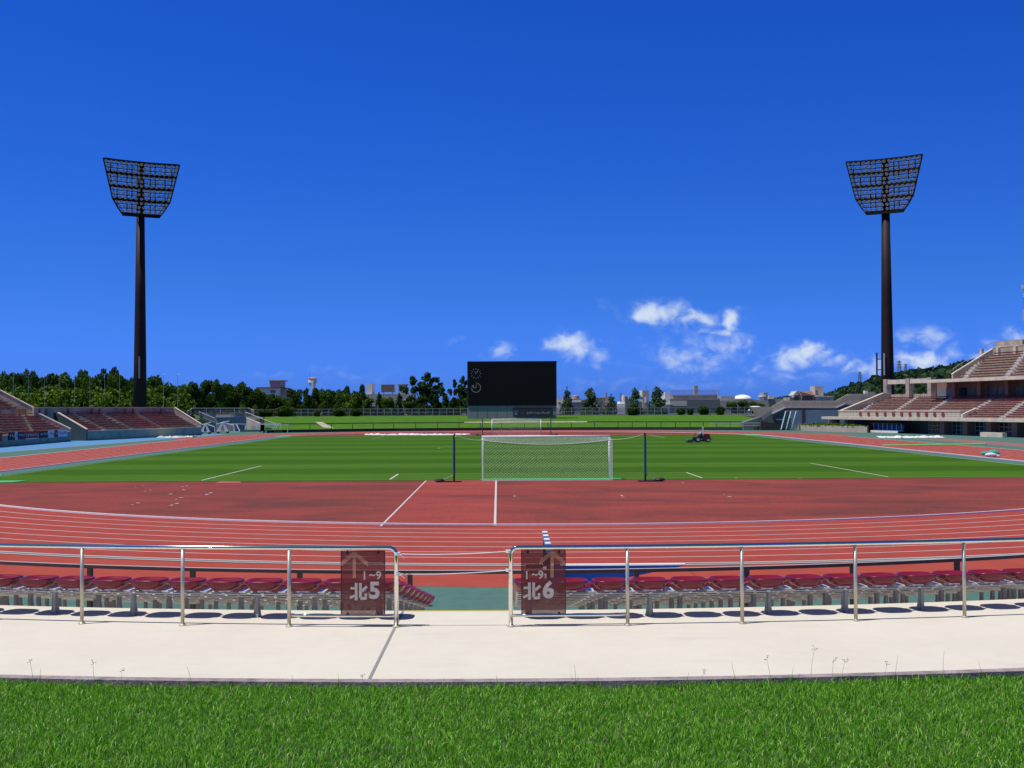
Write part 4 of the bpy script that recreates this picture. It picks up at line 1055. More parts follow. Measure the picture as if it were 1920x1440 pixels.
# wall between the tiers, columns, doors
su0 = RS.s_at(1734, 7)
g = MB(); RS.box(g, RS.s_at(1752, nb+1.2), SE, nb+1.2, nb+1.6, zb2-.3, 8.1); rw_ = g.build('recess_wall', M['column'], t)
g = MB(); RS.box(g, 12.8, SE, nb, nb+1.2, zb2-.6, zb2+.02); g.build('concourse', M['standstep'], t)
for (p0, p1, m_) in ((1757,1787,'doorgrey'),(1797,1812,'darkglass'),(1815,1832,'bdark'),(1843,1852,'doorgrey'),(1855,1869,'doorgrey'),(1872,1882,'doorgrey'),(1893,1901,'doorgrey'),(1905,1919,'doorgrey'),(1924,1936,'doorgrey')):
    a_, b_ = RS.s_at(p0, nb+1.1), RS.s_at(p1, nb+1.1); g = MB(); RS.box(g, a_, b_, nb+1.08, nb+1.195, zb2+.02, 7.1); g.build('door', M[m_], rw_)
for px in (1790, 1838, 1890, 1944):
    s = RS.s_at(px, nb-.2); g = MB(); RS.box(g, s-.4, s+.4, nb-.5, nb+.3, zb2, 8.0); g.build('column', M['column'], t)
# upper tier
UN, UZ = 7.9, 8.35; UROW, UTR, URI = 10, .72, .42
g = MB(); RS.box(g, su0, SE, 6.6, UN, 7.92, 8.42); g.build('upper_slab', M['standcap'], t)
ss = RS.s_at(1787, UN)
g = MB(); RS.steps(g, ss, SE, UN, UZ, UROW, UTR, URI, 7.95); g.build('upper_seating_steps', M['standstep'], t)
g = MB(); RS.box(g, su0, ss, UN, nb+1.6, 7.95, 8.3); g.build('landing', M['standstep'], t)
ua = [(RS.s_at(b, UN+.3), RS.s_at(tp, UN+6.8)) for b, tp in ((1810,1846),(1888,1925))]
for a_, b_ in ua: g = MB(); aisle_steps(RS, g, UN, UZ, UROW, UTR, URI, a_, b_, .5); g.build('aisle_steps', M['aisle'], t)
far_seats(RS, ss+.6, SE, UN, UZ, UROW, UTR, URI, ua, .8)
un2 = UN+UTR*UROW; uz2 = UZ+URI*(UROW-1)
g = MB(); RS.wedge(g, ss-.3, ss+.05, [(UN,UZ),(un2+.4,UZ),(un2+.4,uz2+1.15),(UN,UZ+.75)]); g.build('end_wall', M['rampwall'], t)
g = MB(); RS.wedge(g, ss-.35, ss+.1, [(UN-.05,UZ+.76),(un2+.4,uz2+1.15),(un2+.4,uz2+1.28),(UN-.05,UZ+.9)]); g.build('coping', M['standcap'], t)
g = MB(); RS.box(g, ss, SE, un2, un2+.35, uz2-.5, uz2+1.2); g.build('rear_parapet', M['standwall'], t)
g = MB(); RS.box(g, ss, SE, un2-.05, un2+.42, uz2+1.2, uz2+1.32); g.build('coping', M['standcap'], t)
for px in (1844, 1875, 1908, 1945):
    s = RS.s_at(px, un2); g = MB(); RS.box(g, s-.25, s+.25, un2-.45, un2-.002, uz2, uz2+1.15); g.build('buttress', M['standcap'], t)
g = MB(); s = RS.s_at(1878, un2+1); RS.box(g, s-.6, s+5.5, un2+.5, un2+3, uz2+.5, uz2+2.1); g.build('stair_head', M['standwall'], t)
g = MB(); g.tube([RS.P(ss, UN, UZ+1.6), RS.P(ss, un2, uz2+2.1), RS.P(SE, un2+.2, uz2+2.4)], .05, 6)
for s in np.arange(ss, SE, 4.5): g.tube([RS.P(s, un2+.2, uz2+1.3), RS.P(s, un2+.2, uz2+2.15)], .035, 5)
g.build('handrail', M['galv'], t)
# portal frame on the concourse
pc = [RS.s_at(px, nb+.6) for px in (1664, 1706, 1747)]
for s in pc: g = MB(); RS.box(g, s-.5, s+.5, nb+.1, nb+1.1, zb2-.2, 8.95); g.build('portal_column', M['standwall'], t)
g = MB(); RS.box(g, pc[0]+.5, pc[2]-.5, nb+.3, nb+.9, 8.05, 8.8); g.build('portal_beam', M['standcap'], t)
for a_, b_ in zip(pc[:-1], pc[1:]):
    g = MB(); RS.box(g, a_+.55, b_-.55, nb+.9, nb+1.1, zb2, zb2+.85)
    for k in range(9): s = a_+.8+(b_-a_-1.6)*k/8; RS.box(g, s-.1, s+.1, nb+.84, nb+.9, zb2+.05, zb2+.8)
    g.build('balustrade', M['standwall'], t)
# low bench block by the glazing, team bench, seat under the stand
g = MB(); a_, b_ = RS.s_at(1840, -1.5), RS.s_at(1882, -1.5); RS.box(g, a_, b_, -1.8, -1.1, .0, .62); setp(g.build('concrete_block', M['standcap']), 'long low concrete block in front of the grandstand windows', 'concrete block')
tb = thing('team_bench', 'blue team bench shelter under the grandstand slab', 'bench', RS.P(30,0,0))
a_, b_ = RS.s_at(1636, .2), RS.s_at(1688, .2)
g = MB(); RS.box(g, a_, b_, -.3, .8, .3, .42); g.build('seat', M['bwhite'], tb)
g = MB(); RS.wedge(g, a_, b_, [(.6,.42),(.75,.42),(1.0,1.3),(.85,1.3)]); g.build('backrest', M['bluebench'], tb)
g = MB(); RS.wedge(g, a_, b_, [(-.3,1.45),(1.1,1.5),(1.1,1.56),(-.3,1.5)]); g.build('canopy', M['doorgrey'], tb)
for k in range(7): s = a_+.05+(b_-a_-.1)*k/6; g = MB(); RS.box(g, s-.04, s+.04, .3, .38, .42, 1.45); g.build('post', M['bwhite'], tb)
g = MB(); RS.box(g, a_, b_, -.34, -.3, .02, .3); g.build('front_panel', M['bwhite'], tb)
# roof of the main stand beyond the right edge
t = thing('commentary_tower', 'white top of a tower just showing at the right edge of the photo', 'tower', at(1945, 560, 150))
x = at(1917, 560, 150).x
for (y0_, y1_, dx, m_) in ((534,541,-.15,'bwhite'),(541,549,.2,'bdark'),(549,557,.1,'bwhite'),(557,580,.2,'doorgrey'),(580,600,.0,'bwhite')):
    za_, zb_ = at(1917,y1_,150).z, at(1917,y0_,150).z; g = MB(); g.prism([(x+dx,150,za_),(x+9,150.3,za_),(x+12,156,za_),(x+dx+3.2,156,za_)], (0,0,zb_-za_)); g.build('storey', M[m_], t)
g = MB(); g.box(x+5, x+8, 151, 155, 0, at(1917,600,150).z); g.build('shaft', M['bwhite'], t)

# ---- ramp bridge, wall, stair and planter left of the grandstand
YR = 203
def pts_px(lst, Y): return [at(a_, b_, Y) for a_, b_ in lst]
t = thing('ramp_bridge', 'concrete footbridge ramp with ribbed parapet rising to the grandstand', 'footbridge', at(1510, 800, YR)*1)
t.location.z = 0
par = [(1407,763),(1447,762.5),(1467.5,751),(1568,751),(1591,738.5),(1652,738)]
low = [(1652,757),(1584,757),(1568,764),(1473,763.5),(1447,775.8),(1420,783)]
g = MB(); g.prism(pts_px(par+low, YR), (0,.35,0)); g.build('parapet', M['rampwall'], t)
g = MB()
for px in np.arange(1470, 1650, 3.6):
    ty = np.interp(px, [a_ for a_, _ in par], [b_ for _, b_ in par])+2; ly_ = np.interp(px, [1420,1447,1473,1568,1584,1652], [783,775.8,763.5,764,757,757])-2
    a_ = at(px, ty, YR); b_ = at(px, ly_, YR); g.box(a_.x-.09, a_.x+.09, YR-.05, YR-.002, b_.z, a_.z)
g.build('parapet_ribs', M['rampwall'], t)
g = MB(); ln = [(1447,776.3),(1473,764),(1568,764.5),(1584,757.5),(1615,757.5)]
pp = pts_px(ln, YR-.2)
for p_, q_ in zip(pp[:-1], pp[1:]): g.bar(p_, q_, .5, .16)
g.build('deck_edge', mat('pale_blue_edge', (.42,.46,.55), .8), t)
g = MB(); g.prism(pts_px([(1447,777),(1473,765),(1568,765.5),(1584,758.5),(1652,758),(1652,763),(1590,764),(1572,770),(1476,770),(1449,783)], YR+.37), (0,.5,0)); g.build('deck', M['bdark'], t)
t = thing('service_building', 'grey wall with brown pier under the footbridge ramp', 'building', at(1530, 800, YR+1)); t.location.z = 0
a_ = at(1481, 770, YR+1); b_ = at(1594, 806, YR+1)
g = MB(); g.box(a_.x, b_.x, YR+.12, YR+.34, 0, a_.z+.15); g.build('wall', M['greywall'], t)
c = at(1505, 790, YR+.8).x; g = MB(); g.box(c-.28, c+.28, YR-.1, YR+.118, 0, a_.z+.1); g.build('pier', M['column'], t)
for (p0, p1) in ((1484,1500),(1511,1526)): g = MB(); g.box(at(p0,0,YR).x, at(p1,0,YR).x, YR-.3, YR+.118, 0, .3); g.build('plinth', M['standcap'], t)
# dark recess and steps left of the wall
t = thing('stepped_retaining_wall', 'dark stepped retaining wall where the far lawn meets the ramp', 'retaining wall', at(1440, 800, YR)); t.location.z = 0
g = MB(); g.prism(pts_px([(1394,792),(1432,780),(1481,770),(1481,807),(1394,807)], YR+.8), (0,3,0)); g.build('wall', M['bdark'], t)
g = MB(); g.prism(pts_px([(1427,790),(1464,795.5),(1464,807),(1427,807)], YR-1), (0,1.5,0)); g.build('lower_wall', M['darkwall'], t)
for y_ in (793, 797.5): g = MB(); g.bar(at(1330,y_+.4,YR-.6), at(1425,y_,YR-.6), .12, .12); g.build('handrail', M['whitedull'], t)
g = MB(); g.bar(at(1456,786.5,YR), at(1470,786.5,YR), .5, .25); g.build('slab', M['whitedull'], t)
g = MB(); g.prism(pts_px([(1429,780),(1447,768),(1447,776),(1430,788)], YR-.3), (0,.1,0)); g.build('railing_panel', mat('railing_infill', (.24,.25,.26), .7), t)
# pale blue movable stair
t = thing('mobile_staircase', 'pale blue steel stairs leaning against the grey wall', 'stairs', at(1478, 805, 199)); t.location.z = 0
A0 = [(1464,805.5),(1474,771)], [(1483,806),(1493,771)]
ya = 198.6
def rail_px(g, a_, b_, Ya, Yb, w): g.bar(at(*a_, Ya), at(*b_, Yb), w, w)
for (a_, b_) in (((1464.5,805.5),(1473.5,771)),((1483.5,805.5),(1493,771)),((1474,805.5),(1483,771))):
    g = MB(); rail_px(g, a_, b_, ya, ya+2.2, .16); g.build('stringer', M['bluestair'], t)
for k in range(9):
    f = k/8; a_ = at(1473.5+9*f, 803-31*f, ya+2.2*f); b_ = at(1484+9*f, 803-31*f, ya+2.2*f); g = MB(); g.bar(a_, b_, .28, .06); g.build('step', M['bluestair'], t)
for k in range(7):
    f = (k+.5)/7; a_ = at(1464.5+9*f, 804-33*f, ya+2.2*f); b_ = at(1474+9*f, 804-33*f, ya+2.2*f); g = MB(); g.bar(a_, b_, .05, .05); g.build('rung', M['bluestair'], t)
g = MB(); p_ = at(1493, 771, ya+2.2); g.tube([p_, Vector((p_.x, p_.y, 0))], .06, 6); g.build('prop', M['bluestair'], t)
# planter
t = thing('planter', 'low brown concrete planter wall topped with yellow green ground cover', 'planter', at(1580, 806, 191)); t.location.z = 0
P1 = [gp(1527.5, 808.5), gp(1626, 811.3)]; q1 = P1[0]+Vector((-.5,9,0)); q2 = P1[1]+Vector((3.2,7,0))
g = MB(); g.prism([P1[0], P1[1], q2, q1], (0,0,1.02)); g.build('wall', M['rampwall'], t)
g = MB(); g.prism([P1[1]+Vector((.01,0,0)), P1[1]+Vector((1.3,2.8,0)), P1[1]+Vector((1.3,3,0)), P1[1]+Vector((.01,.2,0))], (0,0,1.0)); g.build('end_wall', M['column'], t)
def leaf_cloud(name, n, fn, size, m, parent=None, kind=None, squash=1.0):
    """n leaf-clump faces; fn(n) gives centres"""
    C_ = fn(n); n = len(C_)
    a = RNG.normal(size=(n,3)); a /= np.linalg.norm(a,axis=1)[:,None]; b = RNG.normal(size=(n,3)); b -= a*(a*b).sum(1)[:,None]; b /= np.linalg.norm(b,axis=1)[:,None]
    sz = size*RNG.uniform(.5,1.25,(n,1)); V = np.empty((n,5,3))
    for k, (p, q) in enumerate(((-.5,-.3),(.1,-.5),(.6,0),(.05,.5),(-.45,.35))): V[:,k] = C_+a*p*sz+b*q*sz*squash+np.cross(a,b)*(.12*sz*(k%2))
    off = np.array(parent_loc(parent)) if parent else 0
    idx = np.arange(n)[:,None]*5
    o = raw_mesh(name, (V-off).reshape(-1,3), [idx+np.array([[0,1,2,3,4]])], m, parent)
    if kind: o['kind'] = kind
    return o
def fn_box(x0_,x1_,y0_,y1_,z0_,z1_): return lambda n: np.stack([RNG.uniform(x0_,x1_,n), RNG.uniform(y0_,y1_,n), RNG.uniform(z0_,z1_,n)],1)
def planter_fn(n):
    u = RNG.uniform(0,1,n); v = RNG.uniform(0,1,n); A_ = np.array(P1[0]); B_ = np.array(P1[1]); C1 = np.array(q1); 
    p = A_+(B_-A_)*u[:,None]+(C1-A_)*v[:,None]; p[:,2] = 1.0+RNG.uniform(0,.3,n)*np.sin(np.pi*np.clip(u,0.05,.95)); return p
leaf_cloud('ground_cover', 1600, planter_fn, .35, M['leaf_lime'], t)
t = thing('concrete_tank', 'squat round grey tank behind the planter', 'tank', gp(1564, 809))
c = at(1564, 795, 196); g = MB(); g.lathe([(.95,at(1564,797,196).z-2.2),(.95,at(1564,785,196).z),(.8,at(1564,784.4,196).z)], (c.x, 196, 0), 20); g.build('drum', M['standwall'], t)

# ---- left stand
LZF, LRW, LTD, LRS = 1.28, 8, .6, .30
def left_block(fr, L_, name, label, s_aisles, extra_upper=False):
    t = thing(name, label, 'stand', fr.P(L_/2,0,0))
    g = MB(); fr.box(g, 0, L_, 0, .22, 0, LZF); g.build('front_wall', M['teal'], t)
    g = MB(); fr.box(g, 0, L_, -.03, .26, LZF, LZF+.08); g.build('coping', M['standcap'], t)
    g = MB(); fr.steps(g, 0, L_, .26, LZF+.02, LRW, LTD, LRS, .1); g.build('seating_steps', M['standstep'], t)
    for a_, b_ in s_aisles: g = MB(); aisle_steps(fr, g, .26, LZF+.02, LRW, LTD, LRS, a_, b_, .45); g.build('aisle_steps', M['standwall'], t)
    far_seats(fr, 0.3, L_-.3, .26, LZF+.02, LRW, LTD, LRS, s_aisles, .7, dp=.09)
    return t
zt = LZF+.02+LRS*(LRW-1); nbk = .26+LTD*LRW
F1 = Frame((-57.9,153), (7.1,30), (-.973,.23)); L1_ = 30.8
ais = [(F1.s_at(b, .3), F1.s_at(tp, nbk)) for b, tp in ((199,137),(248,190),(304,254))]
t = left_block(F1, L1_, 'seating_stand', 'low left stand with maroon seats ending in a sloping wall near the white goals', ais)
g = MB(); F1.box(g, -4.5, L1_, nbk, nbk+.3, 1.0, 4.5); g.build('rear_wall', M['standwall'], t)
g = MB(); F1.box(g, -4.5, L1_+.3, nbk-.06, nbk+.36, 4.5, 4.6); g.build('coping', M['standcap'], t)
g = MB(); F1.wedge(g, L1_, L1_+.3, [(0,0),(nbk+.3,0),(nbk+.3,4.5),(nbk-.3,4.5),(0,1.75)]); g.build('end_wall', M['standwall'], t)
g = MB(); F1.wedge(g, L1_-.05, L1_+.36, [(-.05,1.72),(nbk-.3,4.5),(nbk-.3,4.6),(-.05,1.86)]); g.build('coping', M['standcap'], t)
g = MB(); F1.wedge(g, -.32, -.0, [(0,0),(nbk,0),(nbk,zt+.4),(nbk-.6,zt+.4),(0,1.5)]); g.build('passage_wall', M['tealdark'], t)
g = MB(); F1.wedge(g, -.36, .03, [(-.02,1.48),(nbk-.6,zt+.38),(nbk-.6,zt+.5),(-.02,1.62)]); g.build('coping', M['standcap'], t)
for px in (75, 87, 128, 173, 187, 235, 250, 302):
    s = F1.s_at(px, nbk-.1); g = MB(); F1.box(g, s-.16, s+.16, nbk-.2, nbk-.01, zt+.1, zt+.95); g.build('wall_post', M['column'], t)
g = MB()
s0 = F1.s_at(135, nbk-.5); F1.box(g, s0, L1_-3, nbk-.5, nbk-.42, zt+.55, zt+.63); g.build('bench_rail', M['farseat'], t)
F0 = Frame((-59.3,150.5), (.058,-.998), (-.998,-.058)); L0_ = 36
ais = [(F0.s_at(b, .3), F0.s_at(tp, nbk)) for b, tp in ((68,42),(2,-6),(-60,-75))]
t = left_block(F0, L0_, 'seating_stand', 'left stand nearer the camera with banners on its teal wall and a raised rear tier', ais)
g = MB(); F0.wedge(g, -.3, -.0, [(0,0),(nbk,0),(nbk,zt+.45),(nbk-.6,zt+.45),(0,1.6)]); g.build('passage_wall', M['standwall'], t)
g = MB(); F0.wedge(g, -.36, .06, [(-.02,1.58),(nbk-.6,zt+.44),(nbk-.6,zt+.56),(-.02,1.72)]); g.build('coping', M['standcap'], t)
g = MB(); F0.box(g, -.3, L0_, nbk, nbk+1.4, .1, zt+.02); g.build('concourse', M['standwall'], t)
g = MB(); F0.steps(g, 0, L0_, nbk+1.4, zt+.9, 10, .62, .32, .1); g.build('upper_seating_steps', M['standstep'], t)
far_seats(F0, .3, L0_, nbk+1.4, zt+.9, 10, .62, .32, [(9,12),(20,24)], .7, dp=.09)
n9 = nbk+1.4+6.2
g = MB(); F0.wedge(g, -.62, -.32, [(nbk-.3,.1),(n9,.1),(n9,zt+5.2),(nbk-.3,zt+.95)]); g.build('end_wall', M['standwall'], t)
g = MB(); F0.wedge(g, -.66, -.26, [(nbk-.3,zt+.95),(n9,zt+5.2),(n9,zt+5.33),(nbk-.3,zt+1.08)]); g.build('coping', M['standcap'], t)
for px in (-2, 33, 45): s = F0.s_at(px, nbk+.8); g = MB(); F0.box(g, s-.2, s+.2, nbk+.6, nbk+1.0, zt, zt+.95); g.build('wall_post', M['column'], t)
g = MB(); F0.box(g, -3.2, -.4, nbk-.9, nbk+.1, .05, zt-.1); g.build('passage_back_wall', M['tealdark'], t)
# banners on the teal wall
bn = [(-6,4.5,0,16.5,'red',(.35,.012,.01),'red banner cut off by the left photo edge on the teal wall'),(15.8,28,-1,14,'n',(.012,.016,.035),'black banner nearest the red banner on the teal wall'),(28.4,33,-1,13.5,'w',(.45,.5,.6),'narrow pale banner with dark figures, on the teal wall'),
      (33.2,46,-1.5,12.5,'n',(.014,.018,.04),'navy banner beside the red and white striped one, on the teal wall'),(46.4,73,-2.5,12.5,'r',(.3,.02,.035),'wide red banner with white lettering on the teal wall'),
      (73.4,89.5,-3.2,9.5,'n',(.02,.014,.03),'dark purple banner between red and white ones on the teal wall'),(90.5,101.5,-4.5,9.5,'w',(.5,.56,.68),'pale blue white banner on the teal wall'),
      (102.5,108.5,-4.2,8.5,'n',(.1,.02,.04),'narrow maroon banner between two pale ones on the teal wall'),(109.2,126.5,-5.5,7.6,'w',(.5,.56,.68),'wide pale banner at the passage end of the teal wall')]
for (p0, p1, dy0, dy1, k, col, lab) in bn:
    s0, s1 = F0.s_at(p0, -.06), F0.s_at(p1, -.06)
    t = thing('banner', lab, 'banner', F0.P((s0+s1)/2, -.06, 1.1), 'banners hung on the left stand')
    zt_ = at((p0+p1)/2, 811.2+dy0, 0.0+F0.P((s0+s1)/2,0,0).y).z; zb_ = at((p0+p1)/2, 811.2+dy1, F0.P((s0+s1)/2,0,0).y).z
    g = MB(); F0.box(g, min(s0,s1)+.02, max(s0,s1)-.02, -.08, -.05, zb_, zt_); g.build('cloth', mat('banner_cloth', col, .8), t)
    g = MB(); wd = abs(s1-s0); lo = min(s0,s1)
    wm = mat('banner_print', (.55,.55,.56) if k in 'nr' else (.08,.1,.2), .8) if k != 'red' else None
    if wm:
        nn = max(2, int(wd/.55)); h_ = zt_-zb_
        for q in range(nn):
            a_ = lo+.15+(wd-.3)*q/nn; w_ = (wd-.3)/nn*.62; zz = zb_+h_*(.38+.05*((q*7)%3)); F0.box(g, a_, a_+w_*.35, -.1, -.081, zz, zz+h_*.28); F0.box(g, a_+w_*.35, a_+w_, -.1, -.081, zz+h_*.1*(q%2), zz+h_*.1*(q%2)+h_*.08)
        if k == 'r': F0.box(g, lo+.2, lo+wd-.2, -.1, -.081, zb_+.02, zb_+h_*.16)
        g.build('print', wm, t)

# ================================================================== PART 4: far end: wall, bank, fence, stair, white goals on trolleys
WL = [(-54,189),(-47,196.5),(-40,200.6),(-22,209),(-2,213),(20,212),(33,208.5),(44.5,203.5)]
g = MB(); bk = MB()
def offs(k, d):
    p = Vector(WL[k]); a = Vector(WL[max(0,k-1)]); b = Vector(WL[min(len(WL)-1,k+1)]); t_ = (b-a).normalized(); nrm = Vector((-t_.y, t_.x)); return p+nrm*d
t = thing('retaining_wall', 'low dark stone wall curving behind the far end of the track', 'wall', (0,212,0))
for k in range(2, len(WL)-1):
    a, b, c, d_ = offs(k,0), offs(k+1,0), offs(k+1,.5), offs(k,.5)
    g.prism([(*a,0),(*b,0),(*c,0),(*d_,0)], (0,0,.52))
g.build('masonry', M['darkwall'], t)
g = MB()
pts = []
for k in range(2, len(WL)-1):
    for i in range(5 if 0 < k else 3): pts.append(offs(k,.3).lerp(offs(k+1,.3), i/(5 if 0 < k else 3)))
for p in pts: g = MB(); g.box(p.x-.05,p.x+.05,p.y-.05,p.y+.05,.5,1.42); g.build('rail_post', M['black'], t)
g = MB()
for p_, q_ in zip(pts[:-1], pts[1:]): g.bar((*p_,1.4), (*q_,1.4), .03, .03)
g.build('rail', M['black'], t)
# lawn bank in strips: (offset, height)
prof = [(.5,.5),(3,.62),(9,1.02),(14,1.30),(14.05,1.46),(20,1.72),(30,2.2),(37,2.52),(44,2.52),(200,2.3)]
def line_y(x):                           # wall line y for an x
    for (x0_,y0_),(x1_,y1_) in zip(WL[:-1], WL[1:]):
        if x0_ <= x <= x1_: return y0_+(y1_-y0_)*(x-x0_)/(x1_-x0_)
    return WL[0][1]-(WL[0][0]-x)*.2 if x < WL[0][0] else WL[-1][1]-(x-WL[-1][0])*.2
crest = lambda x: 250.0
xs = list(np.linspace(-45.5, 50, 53)); bk = MB(); bk2 = MB()
def bankpt(x, k):
    o_, z = prof[k]; y0_ = line_y(x)
    if k <= 5: y = y0_+o_*(1 if k < 3 else 1)
    else: y = y0_+o_
    if False: pass
    if k >= 6: f = (k-5)/2 if k < 8 else 1; y = y*(1-min(1,f))+(crest(x)+(o_-37)*(1 if k > 7 else .6))*min(1,f)
    if x < 0: x = x*y/206
    return (x, y, z)
for i in range(len(xs)-1):
    for k in range(len(prof)-2):
        bk.quad(bankpt(xs[i],k), bankpt(xs[i+1],k), bankpt(xs[i+1],k+1), bankpt(xs[i],k+1))
struct('lawn_bank', bk, M['bank'])
g = MB(); g.quad((-220,256,2.5),(220,256,2.5),(260,460,2.2),(-260,460,2.2)); g.quad((-220,256,2.5),(-56.6,256,2.5),(-47.6,214,2.3),(-220,214,2.3)); g.quad((50,215,2.0),(220,215,2.0),(220,256,2.5),(50,256,2.5)); struct('upper_ground', g, M['ground'])
# dark edge and pale path along the middle of the bank
g = MB()
for i in range(len(xs)-1):
    a = Vector(bankpt(xs[i],3)); b = Vector(bankpt(xs[i+1],3)); m_ = g
    if xs[i] < -9 or xs[i] > 14: g.quad(a+Vector((0,-.06,.01)), b+Vector((0,-.06,.01)), b+Vector((0,-.02,.17)), a+Vector((0,-.02,.17)))
struct('bank_kerb', g, M['darkwall'])
g = MB()
for i in range(len(xs)-1):
    a = Vector(bankpt(xs[i],3)); b = Vector(bankpt(xs[i+1],3))
    if -9 <= xs[i] <= 14: g.quad(a+Vector((0,-.5,.0)), b+Vector((0,-.5,.0)), b+Vector((0,-.02,.17)), a+Vector((0,-.02,.17)))
struct('bank_path', g, M['standwall'])
p = [at(590,794.5,213), at(612,794.5,213), at(626,803.5,206.5), at(606,803.5,206.5)]
def on_bank(px, py, Y):
    x = at(px,py,Y).x; o_ = Y-line_y(x); z = np.interp(o_, [q[0] for q in prof], [q[1] for q in prof]); return Vector((x, Y, z+.03))
g = MB(); g.quad(on_bank(606,0,207.5), on_bank(625,0,207.2), on_bank(604,0,219.5), on_bank(590,0,219.5)); struct('bank_steps', g, M['standwall'])
# chain-link fence along the crest
ft = thing('chain_link_fence', 'long grey chain link fence along the crest behind the far lawn', 'fence', (0,251,2.5))
yF = 252.0
def fz(px): return at(px, 779-(px-960)*.0044*0, yF).z
fx0 = at(474, 770, yF).x; fx1 = at(1409, 770, yF).x
g = MB(); g.quad((fx0,yF,2.45),(fx1,yF,2.45),(fx1,yF,4.2),(fx0,yF,4.2)); g.build('mesh', M['fencewire'], ft)
xx = fx0; k = 0
while xx < fx1+.1:
    if k < 100: g = MB(); g.box(xx-.05,xx+.05,yF-.12,yF-.02,2.4,4.22); g.build('post', M['fencebar'], ft)
    xx += 1.6 if False else (fx1-fx0)/72; k += 1
for z in (2.62, 3.4, 4.2): g = MB(); g.box(fx0,fx1,yF-.1,yF-.03,z-.035,z+.035); g.build('rail', M['fencebar'], ft)
# stair cut and walls between the left stand and the bank
t = thing('stair_entrance', 'concrete entrance cutting with railings between the left stand and the far lawn', 'entrance', (-50,212,0))
YS = 211
g = MB(); g.prism(pts_px([(403,777),(461,777),(463,812),(403,812)], YS), (0,1,0)); g.build('rear_wall', M['bgrey'], t)
g = MB(); g.bar(at(404,781.5,YS-.1), at(456,781,YS-.1), .15, .12); g.build('ledge', M['whitedull'], t)
g = MB(); g.prism([at(462,784,206), at(488,794.5,203), at(488,812,203), at(462,812,206)], (0,.5,0)); g.build('side_wall', M['standwall'], t)
g = MB(); g.prism([at(462,783,206), at(488,793.5,203), at(488,794.5,203), at(462,784,206)], (0,.6,0)); g.build('coping', M['standcap'], t)
g = MB(); g.prism([at(374,773,204), at(403,777,208), at(403,812,208), at(374,812,204)], (0,.5,0)); g.build('side_wall', M['bgrey'], t)
g = MB(); g.quad(at(361,779,203), at(388,789.5,203), at(403,793,207), at(366,777,207)); g.build('lawn_wedge', M['bank'], t)
def rail_fence(name, pts, h_px, Ys, lab, m_=None):
    tt = thing(name, lab, 'railing', (at(*pts[0], Ys[0]).x, Ys[0], 0))
    P_ = [at(*p, Y) for p, Y in zip(pts, Ys)]; H = h_px*Ys[0]/F_PX
    g = MB()
    for a_, b_ in zip(P_[:-1], P_[1:]): g.bar(a_, b_, .08, .08)
    g.build('top_rail', M['whitedull'], tt)
    g = MB()
    for a_, b_ in zip(P_[:-1], P_[1:]): g.bar(a_-Vector((0,0,H)), b_-Vector((0,0,H)), .06, .06)
    g.build('bottom_rail', M['galv'], tt)
    g = MB()
    for a_, b_ in zip(P_[:-1], P_[1:]): g.quad(a_, b_, b_-Vector((0,0,H)), a_-Vector((0,0,H)))
    g.build('infill', M['fencewire'], tt)
    for a_, b_ in zip(P_[:-1], P_[1:]):
        n = max(1, int((b_-a_).length/2.2))
        for i in range(n+1): p = a_.lerp(b_, i/n); g = MB(); g.box(p.x-.05,p.x+.05,p.y-.05,p.y+.05,p.z-H-.1,p.z); g.build('post', M['galv'], tt)
    return tt
rail_fence('walkway_railing', [(351,771),(361,765.2),(466,765),(476,769.5)], 10, [205,212,212,208], 'grey railing along the top of the entrance cutting by the left stand')
rail_fence('stair_railing', [(373,772),(403,784)], 8, [205,203], 'short sloping railing descending beside the end of the left stand')
rail_fence('stair_railing', [(460,772.5),(489,784),(515,794)], 9, [208,204,202], 'sloping railing descending from the entrance cutting onto the far lawn')

# training goals on trolleys: white A-frames with crossed bars
def goal_trolley(pxc, pyb, w_px, h_px, label, Y):
    k = Y/F_PX; b = gp(pxc, pyb); Y = b.y; k = Y/F_PX
    t = thing('equipment_trolley', label, 'equipment trolley', b, 'white frames on trolleys by the left stand')
    W_ = w_px*k; H = h_px*k
    g = MB(); g.box(b.x-W_/2,b.x+W_/2,b.y-.6,b.y+.6,.28,.42); g.build('deck', M['whitedull'], t)
    for sx in (-.4,.4):
        for sy in (-.45,.45): g = MB(); c = Vector((b.x+sx*W_,b.y+sy,.14)); g.tube([c-Vector((0,.05,0)),c+Vector((0,.05,0))], .14, 10); g.build('wheel', M['rubber'], t)
    hub = Vector((b.x,b.y,H*.86))
    for sx in (-1,1):
        for q in (.25,.42): g = MB(); g.bar((b.x+sx*W_*q,b.y-.2,.42), (b.x+sx*W_*.1*q*2,b.y-.2,H*.8), .15, .15); g.build('upright', M['white'], t)
    for s in (-1,1):
        g = MB(); g.bar(hub+Vector((-s*W_*.55,.05*s,-s*H*.12*1-.0)), hub+Vector((s*W_*.55,.05*s,s*H*.12)), .2, .16); g.build('crossed_bar', M['white'], t)
    g = MB(); g.bar((b.x-W_*.14,b.y-.1,H*.62),(b.x+W_*.14,b.y-.1,H*.9), .3, .3); g.build('joint_plate', M['white'], t)
    g = MB(); g.bar(hub, (b.x+W_*.95,b.y-.3,H*.62), .14, .14); g.bar((b.x+W_*.95,b.y-.3,H*.62), (b.x+W_*1.05,b.y-.3,.1), .12, .12); g.build('folded_leg', M['white'], t)
    return t
goal_trolley(385.5, 813.5, 18, 22, 'white crossed frame on a low trolley beside the end of the left stand', 199)
goal_trolley(418, 812.5, 22, 24, 'taller white crossed frame on a trolley in front of the entrance cutting', 201)
